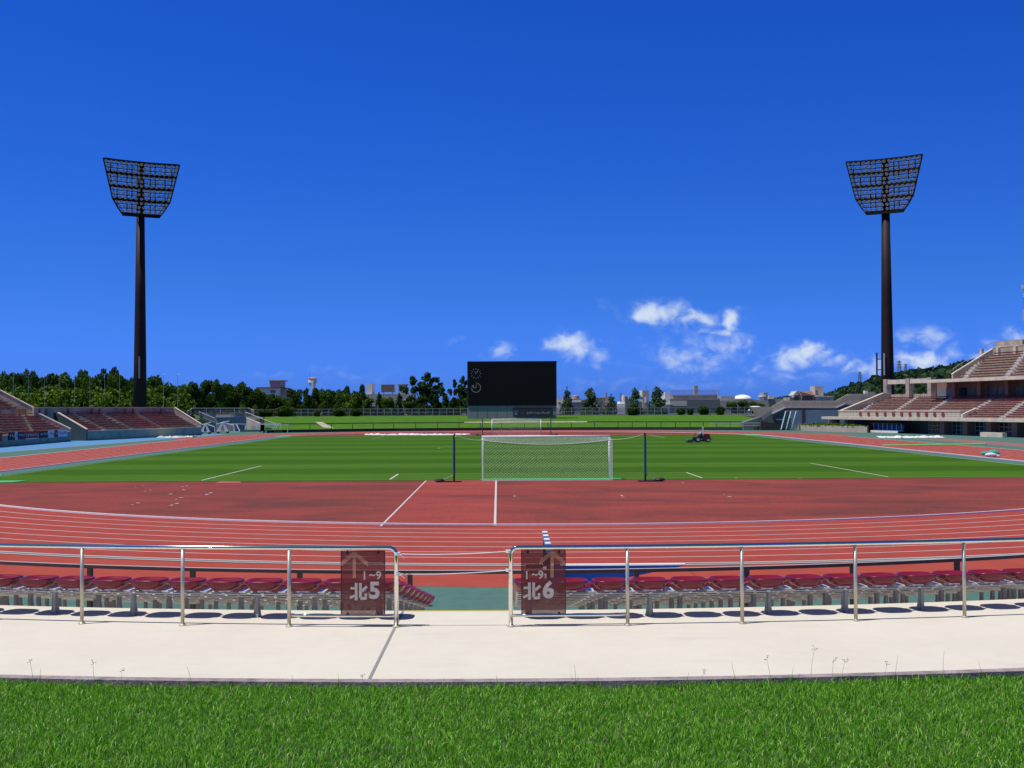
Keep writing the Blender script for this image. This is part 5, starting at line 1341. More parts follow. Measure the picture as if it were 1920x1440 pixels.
t = thing('training_goal', 'long low white training goal frame in front of the entrance cutting', 'training goal', gp(484, 811.5)); Y = gp(484,811.5).y
def tpx(a_, b_, Ya, Yb, w, nm, m_='white'): g = MB(); g.bar(at(*a_, Ya), at(*b_, Yb), w, w); g.build(nm, M[m_], t)
tpx((428,794.6),(541,796.5),Y,Y,.11,'crossbar'); tpx((438,794.8),(439,808.5),Y,Y,.16,'post'); tpx((443,795),(450,809),Y,Y-.3,.14,'post'); tpx((540,796.5),(539,812),Y,Y,.12,'post','whitedull')
tpx((461,797.5),(459.5,807),Y,Y,.2,'side_stay'); tpx((483,797),(480.5,807),Y,Y,.2,'side_stay'); tpx((428,809.8),(452,809.5),Y-.2,Y-.2,.16,'foot_bar')
g = MB(); a_ = at(452,808.6,Y); b_ = at(489,807.8,Y); g.box(a_.x,b_.x,Y-.8,Y,.2,.55); setp(g.build('landing_mat', mat('dark_green_mat', (.02,.12,.09), .8)), 'flat dark green mat lying between the white frames', 'mat')
t = thing('training_goal', 'small white slanted training goal frame at the right end of the trolleys', 'training goal', gp(522, 811)); Y = gp(522,811).y
tpx((517,794.5),(510,808.5),Y,Y,.16,'post'); tpx((522,794.5),(515,808.5),Y,Y,.16,'post'); tpx((526.5,794.5),(526.8,808.5),Y,Y,.12,'post'); tpx((494,794.8),(527,794.6),Y,Y,.12,'crossbar'); tpx((510,809),(530,809),Y,Y,.22,'foot_bar')
t = thing('green_handcart', 'dark green covered handcart between the white frames', 'handcart', gp(503, 811.5)); Y = gp(503,811.5).y
g = MB(); a_ = at(495,803,Y); b_ = at(512,809,Y); g.prism([at(496,803,Y),at(505,801.5,Y),at(512,806,Y),at(512,808.5,Y),at(497,808.5,Y)], (0,1,0)); g.build('load', mat('green_cover', (.02,.16,.12), .8), t)
for px in (495, 502, 511): g = MB(); c = at(px, 810, Y-.1); g.tube([c, c+Vector((0,.12,0))], .2, 10); g.build('wheel', M['rubber'], t)

# tarpaulins lying on the far track
def crumple(px0, px1, pyc, hp, label, seed, nm='tarpaulin'):
    r_ = random.Random(seed); a_ = gp(px0, pyc+hp); b_ = gp(px1, pyc+hp*.6); n = 46; g = MB(); g.v = []
    far = gp((px0+px1)/2, pyc-hp).y-gp((px0+px1)/2, pyc+hp).y
    m_ = 6
    for i in range(n+1):
        f = i/n; wv = (.45+.55*r_.random())*math.sin(math.pi*min(1, max(.02, f)))**.35
        for j in range(m_+1):
            q = j/m_-.5; p = a_.lerp(b_, f); g.v.append((p.x+r_.uniform(-.2,.2), p.y+far*.5+q*far*wv*.9, .03+(r_.random()**2)*.28*(1-abs(q)*1.7) if 0 < j < m_ else .012))
    for i in range(n):
        for j in range(m_): k = i*(m_+1)+j; g.f.append((k,k+1,k+m_+2,k+m_+1))
    setp(g.build(nm, M['tarp']), label, 'tarpaulin', 'crumpled white sheets on the track')
crumple(676, 878, 815.3, 1.3, 'long crumpled white tarpaulin on the track beyond the far left of the pitch', 1)
crumple(278, 350, 820, 1.4, 'crumpled white tarpaulin on the blue strip before the left stand', 2)
crumple(1664, 1790, 820.4, 1.6, 'crumpled white tarpaulin on the green apron before the grandstand', 3)
t = thing('kit_bag', 'green and white bundle lying on the right straight of the track', 'bundle', gp(1857, 858))
b = gp(1857, 857.5); g = MB(); rb = random.Random(9)
g.blob(b+Vector((.25,0,.3)), .5, .35, .32, 12, 8); g.blob(b+Vector((-.35,.1,.32)), .42, .3, .18, 10, 6); g.build('cover', mat('teal_cloth', (.03,.3,.22), .8), t)
g = MB(); g.blob(b+Vector((0,-.22,.2)), .55, .2, .2, 12, 8); g.blob(b+Vector((.45,-.2,.12)), .25, .2, .14, 8, 6); g.build('sheet', M['tarp'], t)

# ------------------------------------------------------------------ ride-on mower and driver
YM = gp(1309, 829.5).y; bx = gp(1309, 829.5).x
t = thing('ride_on_mower', 'dark red ride-on mower driving left across the far right of the pitch', 'mower', (bx, YM, .02))
def mpt(px, py, dy=0): p = at(px, py, YM); return Vector((p.x, YM+dy, p.z))
z_ = lambda py: at(1309, py, YM).z
g = MB(); g.prism([mpt(1317.5,815,-.45),mpt(1328,814,-.45),mpt(1330,816,-.45),mpt(1331,826,-.45),mpt(1317,825,-.45)], (0,.9,0)); g.prism([mpt(1318.5,813.6,-.3),mpt(1328,813.2,-.3),mpt(1329.5,815,-.3),mpt(1318,815,-.3)], (0,.6,0)); g.build('engine_hood', M['mowerred'], t)
g = MB(); g.prism([mpt(1299,820,-.4),mpt(1318,820,-.4),mpt(1330,825,-.4),mpt(1330,828,-.4),mpt(1298,827,-.4)], (0,.8,0)); g.build('chassis', M['black'], t)
g = MB(); g.prism([mpt(1286.5,826,-.9),mpt(1290,823.8,-.9),mpt(1297,824.5,-.9),mpt(1298,828.5,-.9),mpt(1287,828.5,-.9)], (0,1.8,0)); g.build('cutting_deck', mat('deck_grey', (.05,.06,.085), .5), t)
for (px, r_, dy) in ((1307.2,.33,-.6),(1307.2,.33,.5),(1326.5,.25,-.5),(1326.5,.25,.4),(1295,.16,-.75)):
    c = Vector((at(px,820,YM).x, YM+dy, r_+.02)); g = MB(); g.tube([c-Vector((0,.12,0)), c+Vector((0,.12,0))], r_, 18); w_ = g.build('wheel', M['rubber'], t)
    g = MB(); g.tube([c-Vector((0,.14,0)), c-Vector((0,.121,0))], r_*.55, 14); g.build('rim', M['rim'], w_)
g = MB(); g.prism([mpt(1309,819.5,-.28),mpt(1317,819.5,-.28),mpt(1317.5,814,-.28),mpt(1316.2,814,-.28),mpt(1315.5,818,-.28),mpt(1309,818.2,-.28)], (0,.56,0)); g.build('seat', M['black'], t)
g = MB(); g.tube([mpt(1299,821), mpt(1303.5,814)], .06, 6); c = mpt(1304,812.8); ring = [c+Vector((.11*math.cos(a)*.8, .2*math.sin(a), .14*math.cos(a))) for a in [2*math.pi*i/12 for i in range(13)]]; g.tube(ring, .025, 5); g.build('steering_column', mat('red_steering', (.2,.03,.02), .5), t)
g = MB()
for dy in (-.35,.35): g.tube([mpt(1317.6,817,dy), mpt(1317.9,800.6,dy)], .035, 6)
g.tube([mpt(1317.9,800.8,-.36), mpt(1317.9,800.8,.36)], .04, 6); g.build('roll_bar', M['white'], t)
g = MB(); g.tube([mpt(1331,821), mpt(1333.5,821.5), mpt(1333.5,824.5), mpt(1331,825.5)], .04, 6); g.build('rear_hitch', M['black'], t)
for a_, b_ in (((1311,822.5),(1315.5,823.7)),((1318.5,824),(1323,825.8))): g = MB(); g.bar(mpt(*a_,-.42), mpt(*b_,-.42), .02, .07); g.build('stripe', M['whitedull'], t)
# driver, seated facing left
pr = thing('person', 'person in white helmet and blue white shirt driving the mower', 'person', (mpt(1314.5,819).x, YM, mpt(1314,819).z-.0))
o3 = pr.location
def J(px, py, dy, r): p = mpt(px, py, dy)-o3; return (p.x, p.y, p.z, r)
pts = [J(1314.8,817.6,0,.15), J(1314.6,813.5,0,.15), J(1314.0,810.2,0,.16), J(1313.9,808.6,0,.06), J(1313.6,806.6,0,.095), J(1313.5,804.9,0,.09),
       J(1313.9,810.6,-.2,.065), J(1311.5,814,-.26,.05), J(1306.8,813.5,-.15,.038), J(1313.9,810.6,.2,.065), J(1311.5,814,.26,.05), J(1306.8,813.5,.15,.038),
       J(1314,818,-.12,.1), J(1308,817.6,-.16,.085), J(1304.5,822,-.16,.06), J(1303,822.6,-.16,.05), J(1314,818,.12,.1), J(1308,817.6,.16,.085), J(1304.5,822,.16,.06), J(1303,822.6,.16,.05)]
ed = [(0,1),(1,2),(2,3),(3,4),(4,5),(2,6),(6,7),(7,8),(2,9),(9,10),(10,11),(0,12),(12,13),(13,14),(14,15),(0,16),(16,17),(17,18),(18,19)]
skin_body('body', pts, ed, M['skin'], pr)
sh = [(*p[:3], p[3]*1.14+.01) for p in pts]
skin_body('shirt', [sh[0],sh[1],sh[2],sh[6],sh[7],sh[9],sh[10]], [(0,1),(1,2),(2,3),(3,4),(2,5),(5,6)], M['shirt'], pr)
skin_body('trousers', [sh[0],sh[12],sh[13],sh[14],sh[16],sh[17],sh[18]], [(0,1),(1,2),(2,3),(0,4),(4,5),(5,6)], M['trouser'], pr)
g = MB(); c = Vector(J(1313.7,804.7,0,0)[:3]); g.blob(c, .17, .15, .15, 14, 8); g.prism([c+Vector(q) for q in ((-.13,-.11,-.03),(-.27,-.08,-.05),(-.27,.08,-.05),(-.13,.11,-.03))], (0,0,.02)); g.build('helmet', M['white'], pr, smooth=True)
g = MB(); a_ = Vector(J(1304.2,818.8,-.28,0)[:3]); b_ = Vector(J(1308.8,815.2,-.28,0)[:3]); g.bar(a_, b_, .04, .2); setp(g.build('towel', M['white'], pr))

# ================================================================== PART 5: trees, hill, town
def tree_mesh_broad(seed, n=2600, kind='broad'):
    """unit tree: height 1, crown width about 1; returns (crown verts/faces arrays)"""
    r = np.random.default_rng(seed); cl = []
    if kind == 'broad':
        for i in range(20):
            a = r.uniform(0,2*np.pi); q = r.uniform(0,1)**.5*.36; z = r.uniform(.28,.82); q *= np.sqrt(max(.15,1-((z-.45)/.5)**2)); cl.append((q*np.cos(a), q*np.sin(a), z, r.uniform(.11,.2)))
    elif kind == 'conifer':
        for i in range(34):
            z = r.uniform(.06,.88)**1.1; a = r.uniform(0,2*np.pi); w = .42*(1-z)**.6*r.uniform(.15,1.0); cl.append((w*np.cos(a), w*np.sin(a), z, .09+.13*(1-z)))
        for z in (.85,.91,.96): cl.append((r.uniform(-.02,.02),0,z,.04))
    elif kind == 'pine':
        for (x, z) in ((-.42,.62),(-.3,.42),(-.16,.85),(-.05,.6),(.0,.35),(.1,.95),(.16,.68),(.3,.82),(.42,.74),(.34,.52),(.18,.42),(-.22,.66),(.47,.6),(-.1,.72),(.05,.78),(.24,.64),(-.34,.3),(.3,.32),(.02,.48)):
            for q in range(6): cl.append((x*.95+r.uniform(-.1,.1), r.uniform(-.3,.3), z+r.uniform(-.1,.05), r.uniform(.045,.085)))
    elif kind == 'bush':
        for i in range(14): a = r.uniform(0,2*np.pi); q = r.uniform(0,.36); cl.append((q*np.cos(a), q*np.sin(a), r.uniform(.2,.75), r.uniform(.15,.26)))
    cl = np.array(cl); w = cl[:,3]**2; idx = r.choice(len(cl), n, p=w/w.sum())
    d = r.normal(size=(n,3)); d /= np.linalg.norm(d,axis=1)[:,None]
    rad = cl[idx,3]*(r.uniform(.35,1.08,n)**.6)
    C_ = cl[idx,:3]+d*rad[:,None]*np.array([1,1,.8]); return C_[C_[:,2] > .02], cl
TM = {}
def tree_template(key, kind, leaf, seed, n, lsize):
    C_, cl = tree_mesh_broad(seed, n, kind)
    root = thing(key, 'x', 'tree', (0,0,0))
    global RNG
    o = leaf_cloud('crown', len(C_), lambda n_: C_, lsize, M['leaf_'+leaf], root)
    g = MB(); g.tube([(0,0,-.1),(0.01,0,.3),(0,0.01,.75)], .03, 7, .008)
    rr_ = random.Random(seed)
    for k in range(7):
        c = cl[rr_.randrange(len(cl))]; z0 = c[2]*rr_.uniform(.4,.75); g.tube([(0,0,z0), (c[0]*.6,c[1]*.6,(z0+c[2])/2+.02), (c[0],c[1],c[2])], .012, 5, .004)
    g.build('trunk', M['bark'], root)
    TM[key+str(seed)] = root; return root
TPL = {'dark': [tree_template('broadleaf_tree','broad','dark',11,4200,.05), tree_template('broadleaf_tree','broad','dark',12,4200,.05)],
       'mid': [tree_template('broadleaf_tree','broad','mid',13,4200,.05), tree_template('broadleaf_tree','broad','mid',14,4200,.05)],
       'lime': [tree_template('broadleaf_tree','broad','lime',15,2400,.05)],
       'conifer': [tree_template('conifer_tree','conifer','blue',16,3000,.06), tree_template('conifer_tree','conifer','blue',17,3000,.06)],
       'darkcone': [tree_template('conifer_tree','conifer','dark',18,4200,.06)],
       'pine': [tree_template('pine_tree','pine','dark',19,8500,.035)],
       'bush': [tree_template('bush','bush','dark',20,2400,.06)], 'limebush': [tree_template('bush','bush','lime',21,1800,.07)]}
rt = random.Random(21); used = set()
def plant(kind, px, ytop, wpx, Y, label, zbase=2.3, cat='tree', group=None):
    tpl = TPL[kind][rt.randrange(len(TPL[kind]))]
    top = at(px, ytop, Y); H = top.z-zbase; Wd = wpx*Y/F_PX
    o = tpl if tpl.name not in used else copy_tree(tpl); used.add(tpl.name)
    o.location = (top.x, Y, zbase); o.scale = (Wd/.86, Wd/.86, H/(.98)); o.rotation_euler = (0,0,0 if kind == 'pine' else rt.uniform(0,6.28))
    o['label'] = label; o['category'] = cat
    if group: o['group'] = group
    return o
# left wood: hundreds of crowns in depth read as one mass; the tallest stand out singly
woods = []
def wood_pts(px0, px1, topf, Y0, Y1, n, per):
    Cs = []
    for k in range(n):
        px = px0+(px1-px0)*rt.random(); Y = rt.uniform(Y0, Y1); f = (Y-Y0)/(Y1-Y0)
        yt = topf(px)+ (1-f)*34*rt.uniform(.6,1.1)+rt.uniform(0,7); top = at(px, yt, Y); H = top.z-1.5; w = rt.uniform(2.4,4.2)
        nn = per; d = RNG.normal(size=(nn,3)); d /= np.linalg.norm(d,axis=1)[:,None]; d *= (RNG.uniform(.4,1,nn)**.5)[:,None]
        nclump = 7; cc = np.stack([RNG.uniform(-.6,.6,nclump)*w, RNG.uniform(-.6,.6,nclump)*w, 1.5+H*RNG.uniform(.35,.86,nclump)],1); rr_ = RNG.uniform(.45,.9,nclump)*w*.6
        ix = RNG.integers(0,nclump,nn); C_ = cc[ix]+d*rr_[ix][:,None]*np.array([1,1,.85])+np.array([top.x,Y,0]); C_ = C_[C_[:,2] < top.z+.3]; Cs.append(C_)
    return np.concatenate(Cs)
tf = lambda px: np.interp(px, [-60,0,60,110,160,200,250,290,320,350,400,480], [702,702,698,695,700,697,697,705,714,718,715,722])
for nm, n, lf, y0_, y1_, lab in (('woodland',60,'dark',222,250,'dense dark green wood rising behind the left stand'),('woodland',50,'mid',214,236,'mid green bushy growth in the wood behind the left stand'),('woodland',16,'lime',212,222,'bright yellow green shrubs at the front of the wood behind the left stand')):
    C_ = wood_pts(-50, 345, (lambda px: tf(px)+ (0 if lf == 'dark' else 8 if lf == 'mid' else 12)), y0_, y1_, n, 900)
    o = leaf_cloud(nm, len(C_), lambda n_: C_, .5, M['leaf_'+lf]); setp(o, lab, 'woodland', kind='stuff')
tr_ = [('mid',15,690,26),('dark',36,685,24),('mid',58,686,20),('dark',80,692,34),('mid',104,693,40),('dark',128,697,34),('mid',152,686,22),('mid',172,700,30),('dark',186,693,22),('dark',204,679,24),
       ('mid',218,694,28),('dark',238,696,26),('mid',290,699,26),('dark',282,712,34),('mid',305,716,30),('dark',325,716,30),('mid',345,716,30)]
for i, (k, px, yt, w) in enumerate(tr_):
    plant(k, px, yt+3, w*1.4, 226+rt.uniform(-6,10), '%s tree whose crown tops the wood behind the left stand, %s from the left' % ('dark green' if k == 'dark' else 'mid green', nth(i)), 1.5, group='trees topping the wood behind the left stand')
MORE = ['twenty-fourth','twenty-fifth','twenty-sixth','twenty-seventh','twenty-eighth','twenty-ninth','thirtieth','thirty-first','thirty-second','thirty-third']
mid_ = [('dark',364,712,32),('dark',388,704,44),('mid',410,709,30),('dark',428,711,40),('mid',447,714,36),('dark',465,718,34),('mid',482,727,30),('dark',500,734,34),('mid',520,740,34),('dark',553,725,30),('mid',540,744,26),
        ('darkcone',574,727,26),('dark',590,721,30),('mid',610,727,28),('dark',624,726,26),('mid',640,728,28),('dark',652,716,20),('lime',656,735,30),('dark',680,713,26),('mid',668,732,22),('mid',692,745,26),('darkcone',711,735,16),('mid',727,744,30),
        ('darkcone',749,737,18),('mid',765,752,24),('pine',791,702,64),('dark',790,738,36),('darkcone',836,738,22),('mid',817,750,26),('pine',862,708,36),('dark',860,742,26),('mid',875,745,24)]
for i, (k, px, yt, w) in enumerate(mid_):
    nmk = {'dark':'dark broadleaf','mid':'mid green broadleaf','lime':'yellow green broadleaf','darkcone':'dark cone-shaped','pine':'tall padded pine'}[k]
    plant(k, px, yt, w, 272+rt.uniform(-10,14), '%s tree behind the fence left of the scoreboard, %s from the left' % (nmk, nth(i) if i < 23 else MORE[i-23]), 2.3, group='trees behind the fence left of the scoreboard')
rt_ = [('conifer',1063,726,26),('conifer',1107,727,38),('conifer',1146,739,30),('conifer',1191,727,34),('conifer',1232,725,40)]
for i, (k, px, yt, w) in enumerate(rt_): plant(k, px, yt, w, 262, 'loose grey green conifer beyond the fence, %s right of the scoreboard' % nth(i), 2.3, group='conifers right of the scoreboard')
for i, (px, yt, w) in enumerate(((1372,752,24),(1392,750,26),(1412,752,26),(1428,756,20),(1452,757,22))): plant('mid', px, yt, w, 285, 'low bushy tree between the fence and the footbridge, %s from the left' % nth(i), 2.0, group='low trees by the footbridge')
for i, (k, px, yt, w) in enumerate((('bush',500,763,40),('bush',532,756,44),('bush',594,765,18),('bush',636,761,32),('bush',668,761,28),('bush',1186,759,34),('bush',1276,761,22),('bush',1294,762,18),('bush',1320,757,30),('bush',1349,757,26),('limebush',478,757,14),('limebush',455,756,16),('limebush',732,763,14),('limebush',642,760,14))):
    plant(k, px, yt, w, 250.5 if k == 'bush' else 256, '%s shrub standing at the fence on the lawn crest, %s in listing from the left' % ('rounded dark' if k == 'bush' else 'small yellow green', nth(i)), 2.3, 'shrub', 'shrubs along the fence')
sh = sorted([o for o in D.objects if o.get('group') == 'shrubs along the fence'], key=lambda o: o.location.x/o.location.y)
for i, o in enumerate(sh): o['label'] = '%s shrub at the far fence, %s from the left' % ('small yellow green' if 'lime' in o.children[0].data.materials[0].name else 'rounded dark', nth(i))
for k in TPL:
    for tpl in TPL[k]:
        if tpl.name not in used:
            for ch in list(tpl.children): D.objects.remove(ch)
            D.objects.remove(tpl)
C_ = np.concatenate([wood_pts(345, 880, lambda px: np.interp(px,[345,470,520,620,700,780,880],[722,738,742,738,744,748,748]), 285, 305, 60, 700)])
o = leaf_cloud('thicket', len(C_), lambda n_: C_, .6, M['leaf_dark']); setp(o, 'dark undergrowth filling the gaps between the trees left of the scoreboard', 'undergrowth', kind='stuff')
# net poles behind the left stand
for i, px in enumerate((25,53,83,112,140,168.5,196,224,252.5,306.5,333)):
    p = at(px, 765, 212); top = at(px, 702, 212); g = MB(); g.tube([(p.x,212,0),(p.x,212,top.z)], .055, 8, .035); g.tube([(p.x,212,top.z),(p.x+.25,212,top.z+.05)], .025, 5)
    setp(g.build('net_mast', M['galv']), 'thin grey mast behind the left stand, %s from the left' % nth(i), 'mast', 'thin masts behind the left stand')
# hill
HX = [(1420,757),(1500,752),(1540,749),(1560,742),(1590,730),(1618,722),(1640,714),(1690,706),(1740,699),(1790,690),(1850,676),(1930,662),(2050,650)]
YH = 1000; g = MB(); g.v = []; nr = 14; px_ = np.linspace(1420, 2050, 90); rh = random.Random(4)
for j in range(nr+1):
    f = j/nr
    for px in px_:
        yt = np.interp(px, [a for a, _ in HX], [b for _, b in HX]); H = at(px, yt, YH).z; y = 620+(YH-620)*f; z = H*(math.sin(f*math.pi/2)**1.1); x = at(px, 700, YH).x*(.72+.28*f)
        g.v.append((x+rh.uniform(-3,3), y, max(0, z+(rh.uniform(-2.2,2.2) if 0 < j else 0)-(2 if j == nr else 0))))
m_ = len(px_)
for j in range(nr):
    for i in range(m_-1): k = j*m_+i; g.f.append((k,k+1,k+m_+1,k+m_))
hl = struct('hill', g, M['hillgreen'])
V_ = np.array(g.v)
def hill_fn(n):
    i = RNG.integers(0, len(V_)-m_-1, n); i = i[(i % m_) < m_-1]; u = RNG.uniform(0,1,len(i))[:,None]; w = RNG.uniform(0,1,len(i))[:,None]
    p = V_[i]*(1-u)+V_[i+1]*u; q = V_[i+m_]*(1-u)+V_[i+m_+1]*u; r_ = p*(1-w)+q*w; r_[:,2] += RNG.uniform(-1,2.6,len(i)); return r_
o = leaf_cloud('hill_woods', 30000, hill_fn, 4.0, M['leaf_hill']); setp(o, 'dark green woods covering the distant hill behind the grandstand', 'woodland', kind='stuff')
o = leaf_cloud('hill_scrub', 5000, hill_fn, 4.5, M['leaf_hillscrub']); setp(o, 'lighter green scrub patches on the distant hill', 'scrub', kind='stuff')
# pylons and masts on the hill
def pylon(px, y0_, y1_, Y, wpx, label, arms=3):
    a_ = at(px, y1_, Y); b_ = at(px, y0_, Y); w = wpx*Y/F_PX/2; t = thing('lattice_pylon', label, 'pylon', a_, 'steel pylons on the skyline')
    g = MB(); lev = 6; th = .0012*Y*.35
    for sx in (-1,1):
        for sy in (-1,1): g.bar((a_.x+sx*w,Y+sy*w,a_.z-4), (b_.x+sx*w*.25,Y+sy*w*.25,b_.z), th, th)
    for k in range(lev):
        f0, f1 = k/lev, (k+1)/lev; W0 = w*(1-.75*f0); W1 = w*(1-.75*f1); z0 = a_.z+(b_.z-a_.z)*f0; z1 = a_.z+(b_.z-a_.z)*f1
        g.bar((a_.x-W0,Y-W0,z0), (a_.x+W1,Y-W1,z1), th*.7, th*.7); g.bar((a_.x+W0,Y-W0,z0), (a_.x-W1,Y-W1,z1), th*.7, th*.7)
    g.build('lattice', M['galvleg'], t)
    for k in range(arms):
        z = b_.z-(b_.z-a_.z)*(.08+.16*k); g = MB(); g.bar((a_.x-w*1.25,Y,z), (a_.x+w*1.25,Y,z), th, th*1.3); g.build('cross_arm', M['galvleg'], t)
pylon(1612, 697, 725, 985, 7, 'lattice pylon left of the right floodlight tower', 3)
pylon(1686, 676, 707, 985, 8, 'taller lattice pylon right of the right floodlight tower', 3)
pylon(1698, 682, 707, 985, 6, 'thinner lattice pylon right of its taller neighbour', 3)
pylon(1137, 736, 765, 420, 4, 'small pole pylon behind the fence right of the scoreboard', 2)
pylon(1164, 736, 765, 420, 4, 'small pole pylon between two conifers right of the scoreboard', 2)
# town
def bx_px(p0, p1, y0_, y1_, Y, dep): a_ = at(p0, y0_, Y); b_ = at(p1, y1_, Y); return (a_.x, b_.x, Y, Y+dep, b_.z, a_.z)
def building(label, Y, parts, cat='building', name='building'):
    """parts: (part name, px0, px1, ytop, ybase, depth, material, dy)"""
    p0 = parts[0]; c = at((p0[1]+p0[2])/2, p0[4], Y); t = thing(name, label, cat, (c.x, Y, 0))
    last = None
    for (nm, a_, b_, y0_, y1_, dep, m_, dy) in parts:
        g = MB(); x0_, x1_, ya_, yb_, z0_, z1_ = bx_px(a_, b_, y0_, y1_, Y+dy, dep); g.box(x0_, x1_, ya_, yb_, z0_ if y1_ < 764 else 0, z1_)
        o = g.build(nm, M[m_], t if nm not in ('window','door') or last is None else last)
        if nm in ('wall','tower','wing'): last = o
    return t
building('grey and white apartment block with red roof edge and rooftop box, beyond the left trees', 420, [('wall',484,524,727.5,766,14,'bwhite',0),('roof',480,526,726,728,16,'roofred',-.5),('tower',505.5,526,714,727,9,'bgrey',1),('roof_slab',503,528.5,712.5,714.2,11,'tan',.5),('window',507,516,732,737,.3,'bdark',-.3),('wing',526,543,730,766,12,'tan',2)])
t = building('pale water tower with orange conical roof showing above the trees', 430, [('shaft',584,587.5,716,766,4,'bwhite',0)], 'water tower', 'water_tower')
c = at(586, 709, 432); k = 430/F_PX; g = MB(); zt_ = at(586,709.5,432).z; zb_ = at(586,720,432).z; g.lathe([(5*k,zb_-3*k),(8*k,zb_+2.5*k),(8*k,zt_)], (c.x,432,0), 14); g.build('tank', M['bwhite'], t)
g = MB(); g.lathe([(9*k,0),(4*k,2.0*k),(.5*k,2.6*k)], (c.x,432,zt_), 14); g.build('roof', mat('orange_tile', (.45,.2,.08), .8), t)
g = MB(); g.tube([(c.x-5*k,432,zt_),(c.x-5*k,432,zt_+9*k)], .1, 5); g.build('antenna', M['galvleg'], t)
building('grey concrete block with a slim tower beside the tall trees', 400, [('wall',685,776,739,766,10,'bgrey',0),('tower',687,697.5,719,740,8,'bwhite',1),('tower',747,760,721,740,8,'bgrey',1),('parapet',746,762,720,721.6,9,'tan',.6)])
t = building('rusty rooftop billboard on two legs behind the trees', 396, [('panel',715,740,721,735,1.2,'rust',0),('leg',718,720,735,740,1,'bwhite',.2),('leg',735,737,735,740,1,'bwhite',.2),('edge',714.3,715,720.5,736,1.4,'bwhite',-.1),('edge',740,740.7,720.5,736,1.4,'bwhite',-.1)], 'billboard', 'billboard')
building('low white flat building behind the trees left of the scoreboard', 360, [('wall',758,776,748,766,8,'bwhite',0)])
building('white shed roof glimpsed between the pines left of the scoreboard', 350, [('wall',845,853,756,766,8,'bwhite',0),('wall',868,876,745,750,8,'tan',3)])
building('white and tan low building just right of the scoreboard', 360, [('wall',1040,1070,752,766,12,'bwhite',0),('upper_storey',1044,1062,747,752,8,'tan',2),('window',1047,1052,754,757,.2,'bdark',-.2)])
t = building('round tan storage tank on a roof right of the scoreboard', 372, [('base',1070,1090,748,752,8,'tan',0)], 'tank', 'storage_tank')
c = at(1079, 741, 376); k = 376/F_PX; g = MB(); g.lathe([(7*k,at(1079,748,376).z),(7*k,at(1079,742,376).z),(6*k,at(1079,741,376).z)], (c.x,376,0), 18); g.build('drum', M['tan'], t)
building('long white roofed warehouse between the first two conifers', 350, [('wall',1070,1104,754,766,14,'bgrey',0),('roof',1068,1106,750,754,15,'bwhite',-.4)])
building('tan brown hall between the second and third conifers', 345, [('wall',1116,1142,747,766,14,'tan',0),('roof',1115,1143,745.5,747,15,'column',-.4),('door',1128,1132,755,766,.3,'bdark',-.3)])
building('small white gabled house behind the third conifer', 340, [('wall',1138,1172,757,766,10,'bwhite',0),('wing',1162,1172,753,766,8,'bwhite',1)])
building('slim white tower block left of the fourth conifer', 420, [('wall',1169,1179,741,766,8,'bwhite',0),('window',1172,1176,743,753,.3,'bdark',-.3),('wing',1179,1196,745,766,8,'tan',1)])
building('grey portal shaped tower between the fourth and fifth conifers', 400, [('tower',1205,1217,732,766,8,'bgrey',0),('strip',1203,1205,732,744,8,'bwhite',.2),('window',1209,1212,745,755,.3,'bwhite',-.3),('wing',1168,1219,753,766,10,'bdark',2),('antenna',1211.5,1212.1,722,732,.4,'bdark',1)])
t = building('unfinished concrete building bristling with rebar, with a white stair tower', 390, [('tower',1247,1257,735,766,9,'bwhite',0),('wall',1257,1350,748,766,16,'bgrey',0),('upper_storey',1262,1346,741,748,14,'tan',1),('slab',1256,1351,747,749,17,'bgrey',-.4),('slab',1262,1347,740,741.4,15,'bgrey',.6),
     ('dust_screen',1288,1349,749.5,763,.3,'bdark',-.6),('bay',1259,1288,751,761,.3,'tile',-.5),('canopy',1244,1262,758,760,6,'bgrey',-1),('chimney',1302,1309,723,741,3,'bgrey',3)])
g = MB(); k = 390/F_PX
for q in range(34):
    px = 1258+q*2.7; a_ = at(px, 741, 392); b_ = at(px, 729.5+rt.random()*3, 392); g.bar(a_, b_, .1, .1)
    if q % 2: g.bar(at(px, 733, 394), at(px+5.4, 733.5, 394), .07, .07)
g.build('rebar', M['column'], t)
g = MB(); g.bar(at(1346,747,390), at(1346,724,390), .18, .18); g.bar(at(1343.5,726,390), at(1348.5,722,390), .25, .1); g.bar(at(1343.5,722,390), at(1348.5,726,390), .25, .1); g.build('signal_mast', M['bwhite'], t)
building('long flat grey hall stretching right of the unfinished building', 430, [('wall',1348,1440,751,766,14,'bgrey',0),('roof',1352,1378,743,751,12,'bgrey',3),('tower',1432,1440,736,752,8,'bgrey',1),('cap',1430,1436,742,743.5,8,'bwhite',.5)])
t = building('white shallow dome roof on a grey hall left of the footbridge', 440, [('wall',1376,1416,749,757,14,'bdark',0)], 'dome', 'domed_hall')
c = at(1392, 749, 450); k = 450/F_PX; g = MB(); g.lathe([(17.5*k*math.cos(a), 9*k*math.sin(a)) for a in [math.pi/2*i/8 for i in range(8)]], (c.x, 450, at(1392,749,450).z), 24); g.build('dome', M['bwhite'], t, smooth=True)
building('white rooftop box right of the dome', 440, [('wall',1441,1452,742,748,6,'bwhite',0),('base',1430,1475,748,766,10,'bgrey',2)])
building('grey flat block with white rooftop tank, left of the gabled house', 450, [('wall',1420,1470,750,766,10,'bdark',0)])
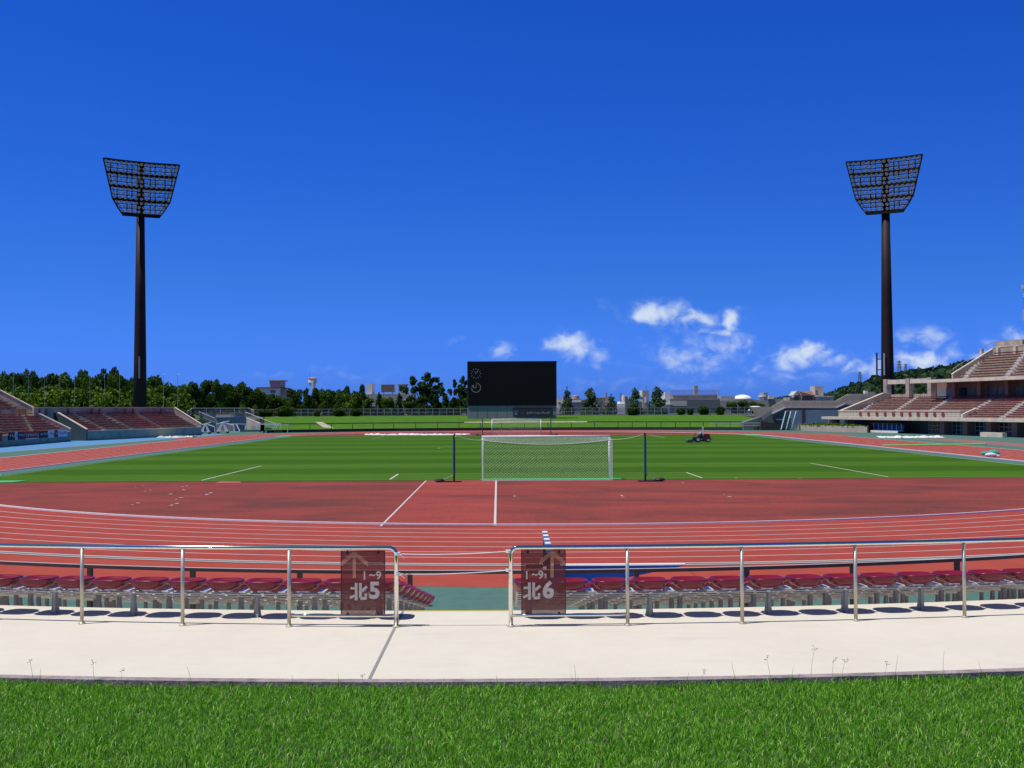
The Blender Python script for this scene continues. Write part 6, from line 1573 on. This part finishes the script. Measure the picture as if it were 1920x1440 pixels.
# gabled house with water tank
Yh = 300
t = building('pale house with brown gable roof and tall white water tank behind the footbridge', Yh, [('wall',1498,1545,741,768,8,'tan',0),('wing',1480,1500,745,768,7,'tan',1),('wing',1530,1563,744,768,8,'greywall',-.6),('parapet',1529,1564,742.5,744,8.4,'standcap',-.8),('water_tank',1528,1544,724,742,5,'tile',1),('tank_door',1530,1533,732,742,.2,'bdark',.7),('window',1537,1544,747,751,.2,'bdark',-.85),('window',1549,1556,747,751,.2,'bdark',-.85),('terrace_opening',1482,1496,745.5,751,.2,'bdark',.7),('terrace_opening',1504,1526,743.5,751,.2,'bdark',-.2),('post',1501,1503.5,741,751,.3,'tile',-.4),('post',1524,1526,741,751,.3,'tile',-.4)])
a_, b_, c_ = at(1489,741,Yh-1), at(1501,741,Yh-1), at(1495,733.3,Yh-1)
g = MB(); g.prism([a_, b_, c_], (0,6,0)); g.build('gable', M['tile'], t)
g = MB(); p1, p2, p3, p4 = at(1495,733,Yh-1.2), at(1522,733.5,Yh+1.5), at(1528,741.5,Yh-1.2), at(1501,741.5,Yh-1.3); g.prism([p1,p2,p3,p4], (0,.1,-.25)); g.build('roof', M['column'], t)
g = MB(); g.bar(at(1495,732.6,Yh-1.3), at(1502.5,742,Yh-1.4), .25, .22); g.bar(at(1495,732.6,Yh-1.3), at(1488,741,Yh-1.4), .25, .22); g.build('barge_board', M['standcap'], t)
building('little white rooftop tank showing above the footbridge parapet', 280, [('tank',1622,1627,732.5,740,1.5,'bwhite',0),('base',1627,1640,734.5,740,3,'tan',1)], 'tank', 'roof_tank')
# white lamps by the end of the fence
for (px, py, w, lab) in ((1416.5,762,10,'flat white mushroom lamp top beside the end of the far fence'),(1405,769.5,3.4,'small white globe lamp low beside the end of the far fence')):
    Y = 226; c = at(px, py, Y); k = Y/F_PX; t = thing('park_lamp', lab, 'lamp', (c.x, Y, 1.5)); g = MB()
    if w > 5: g.lathe([(w*k,0),(w*k*.8,1.0*k),(w*k*.3,1.7*k)], (c.x,Y,c.z-.1), 18)
    else: g.blob(c, w*k*.7, w*k*.7, w*k*.6, 12, 8)
    g.build('lamp_shade', M['white'], t); g = MB(); g.tube([(c.x,Y,.8),(c.x,Y,c.z-.05)], .05, 6); g.build('post', M['galv'], t)
o = FS.build('far_stand_seats', M['farseat']); setp(o, 'rows of faded maroon seats filling the left stand and the right grandstand', 'seats', kind='stuff')
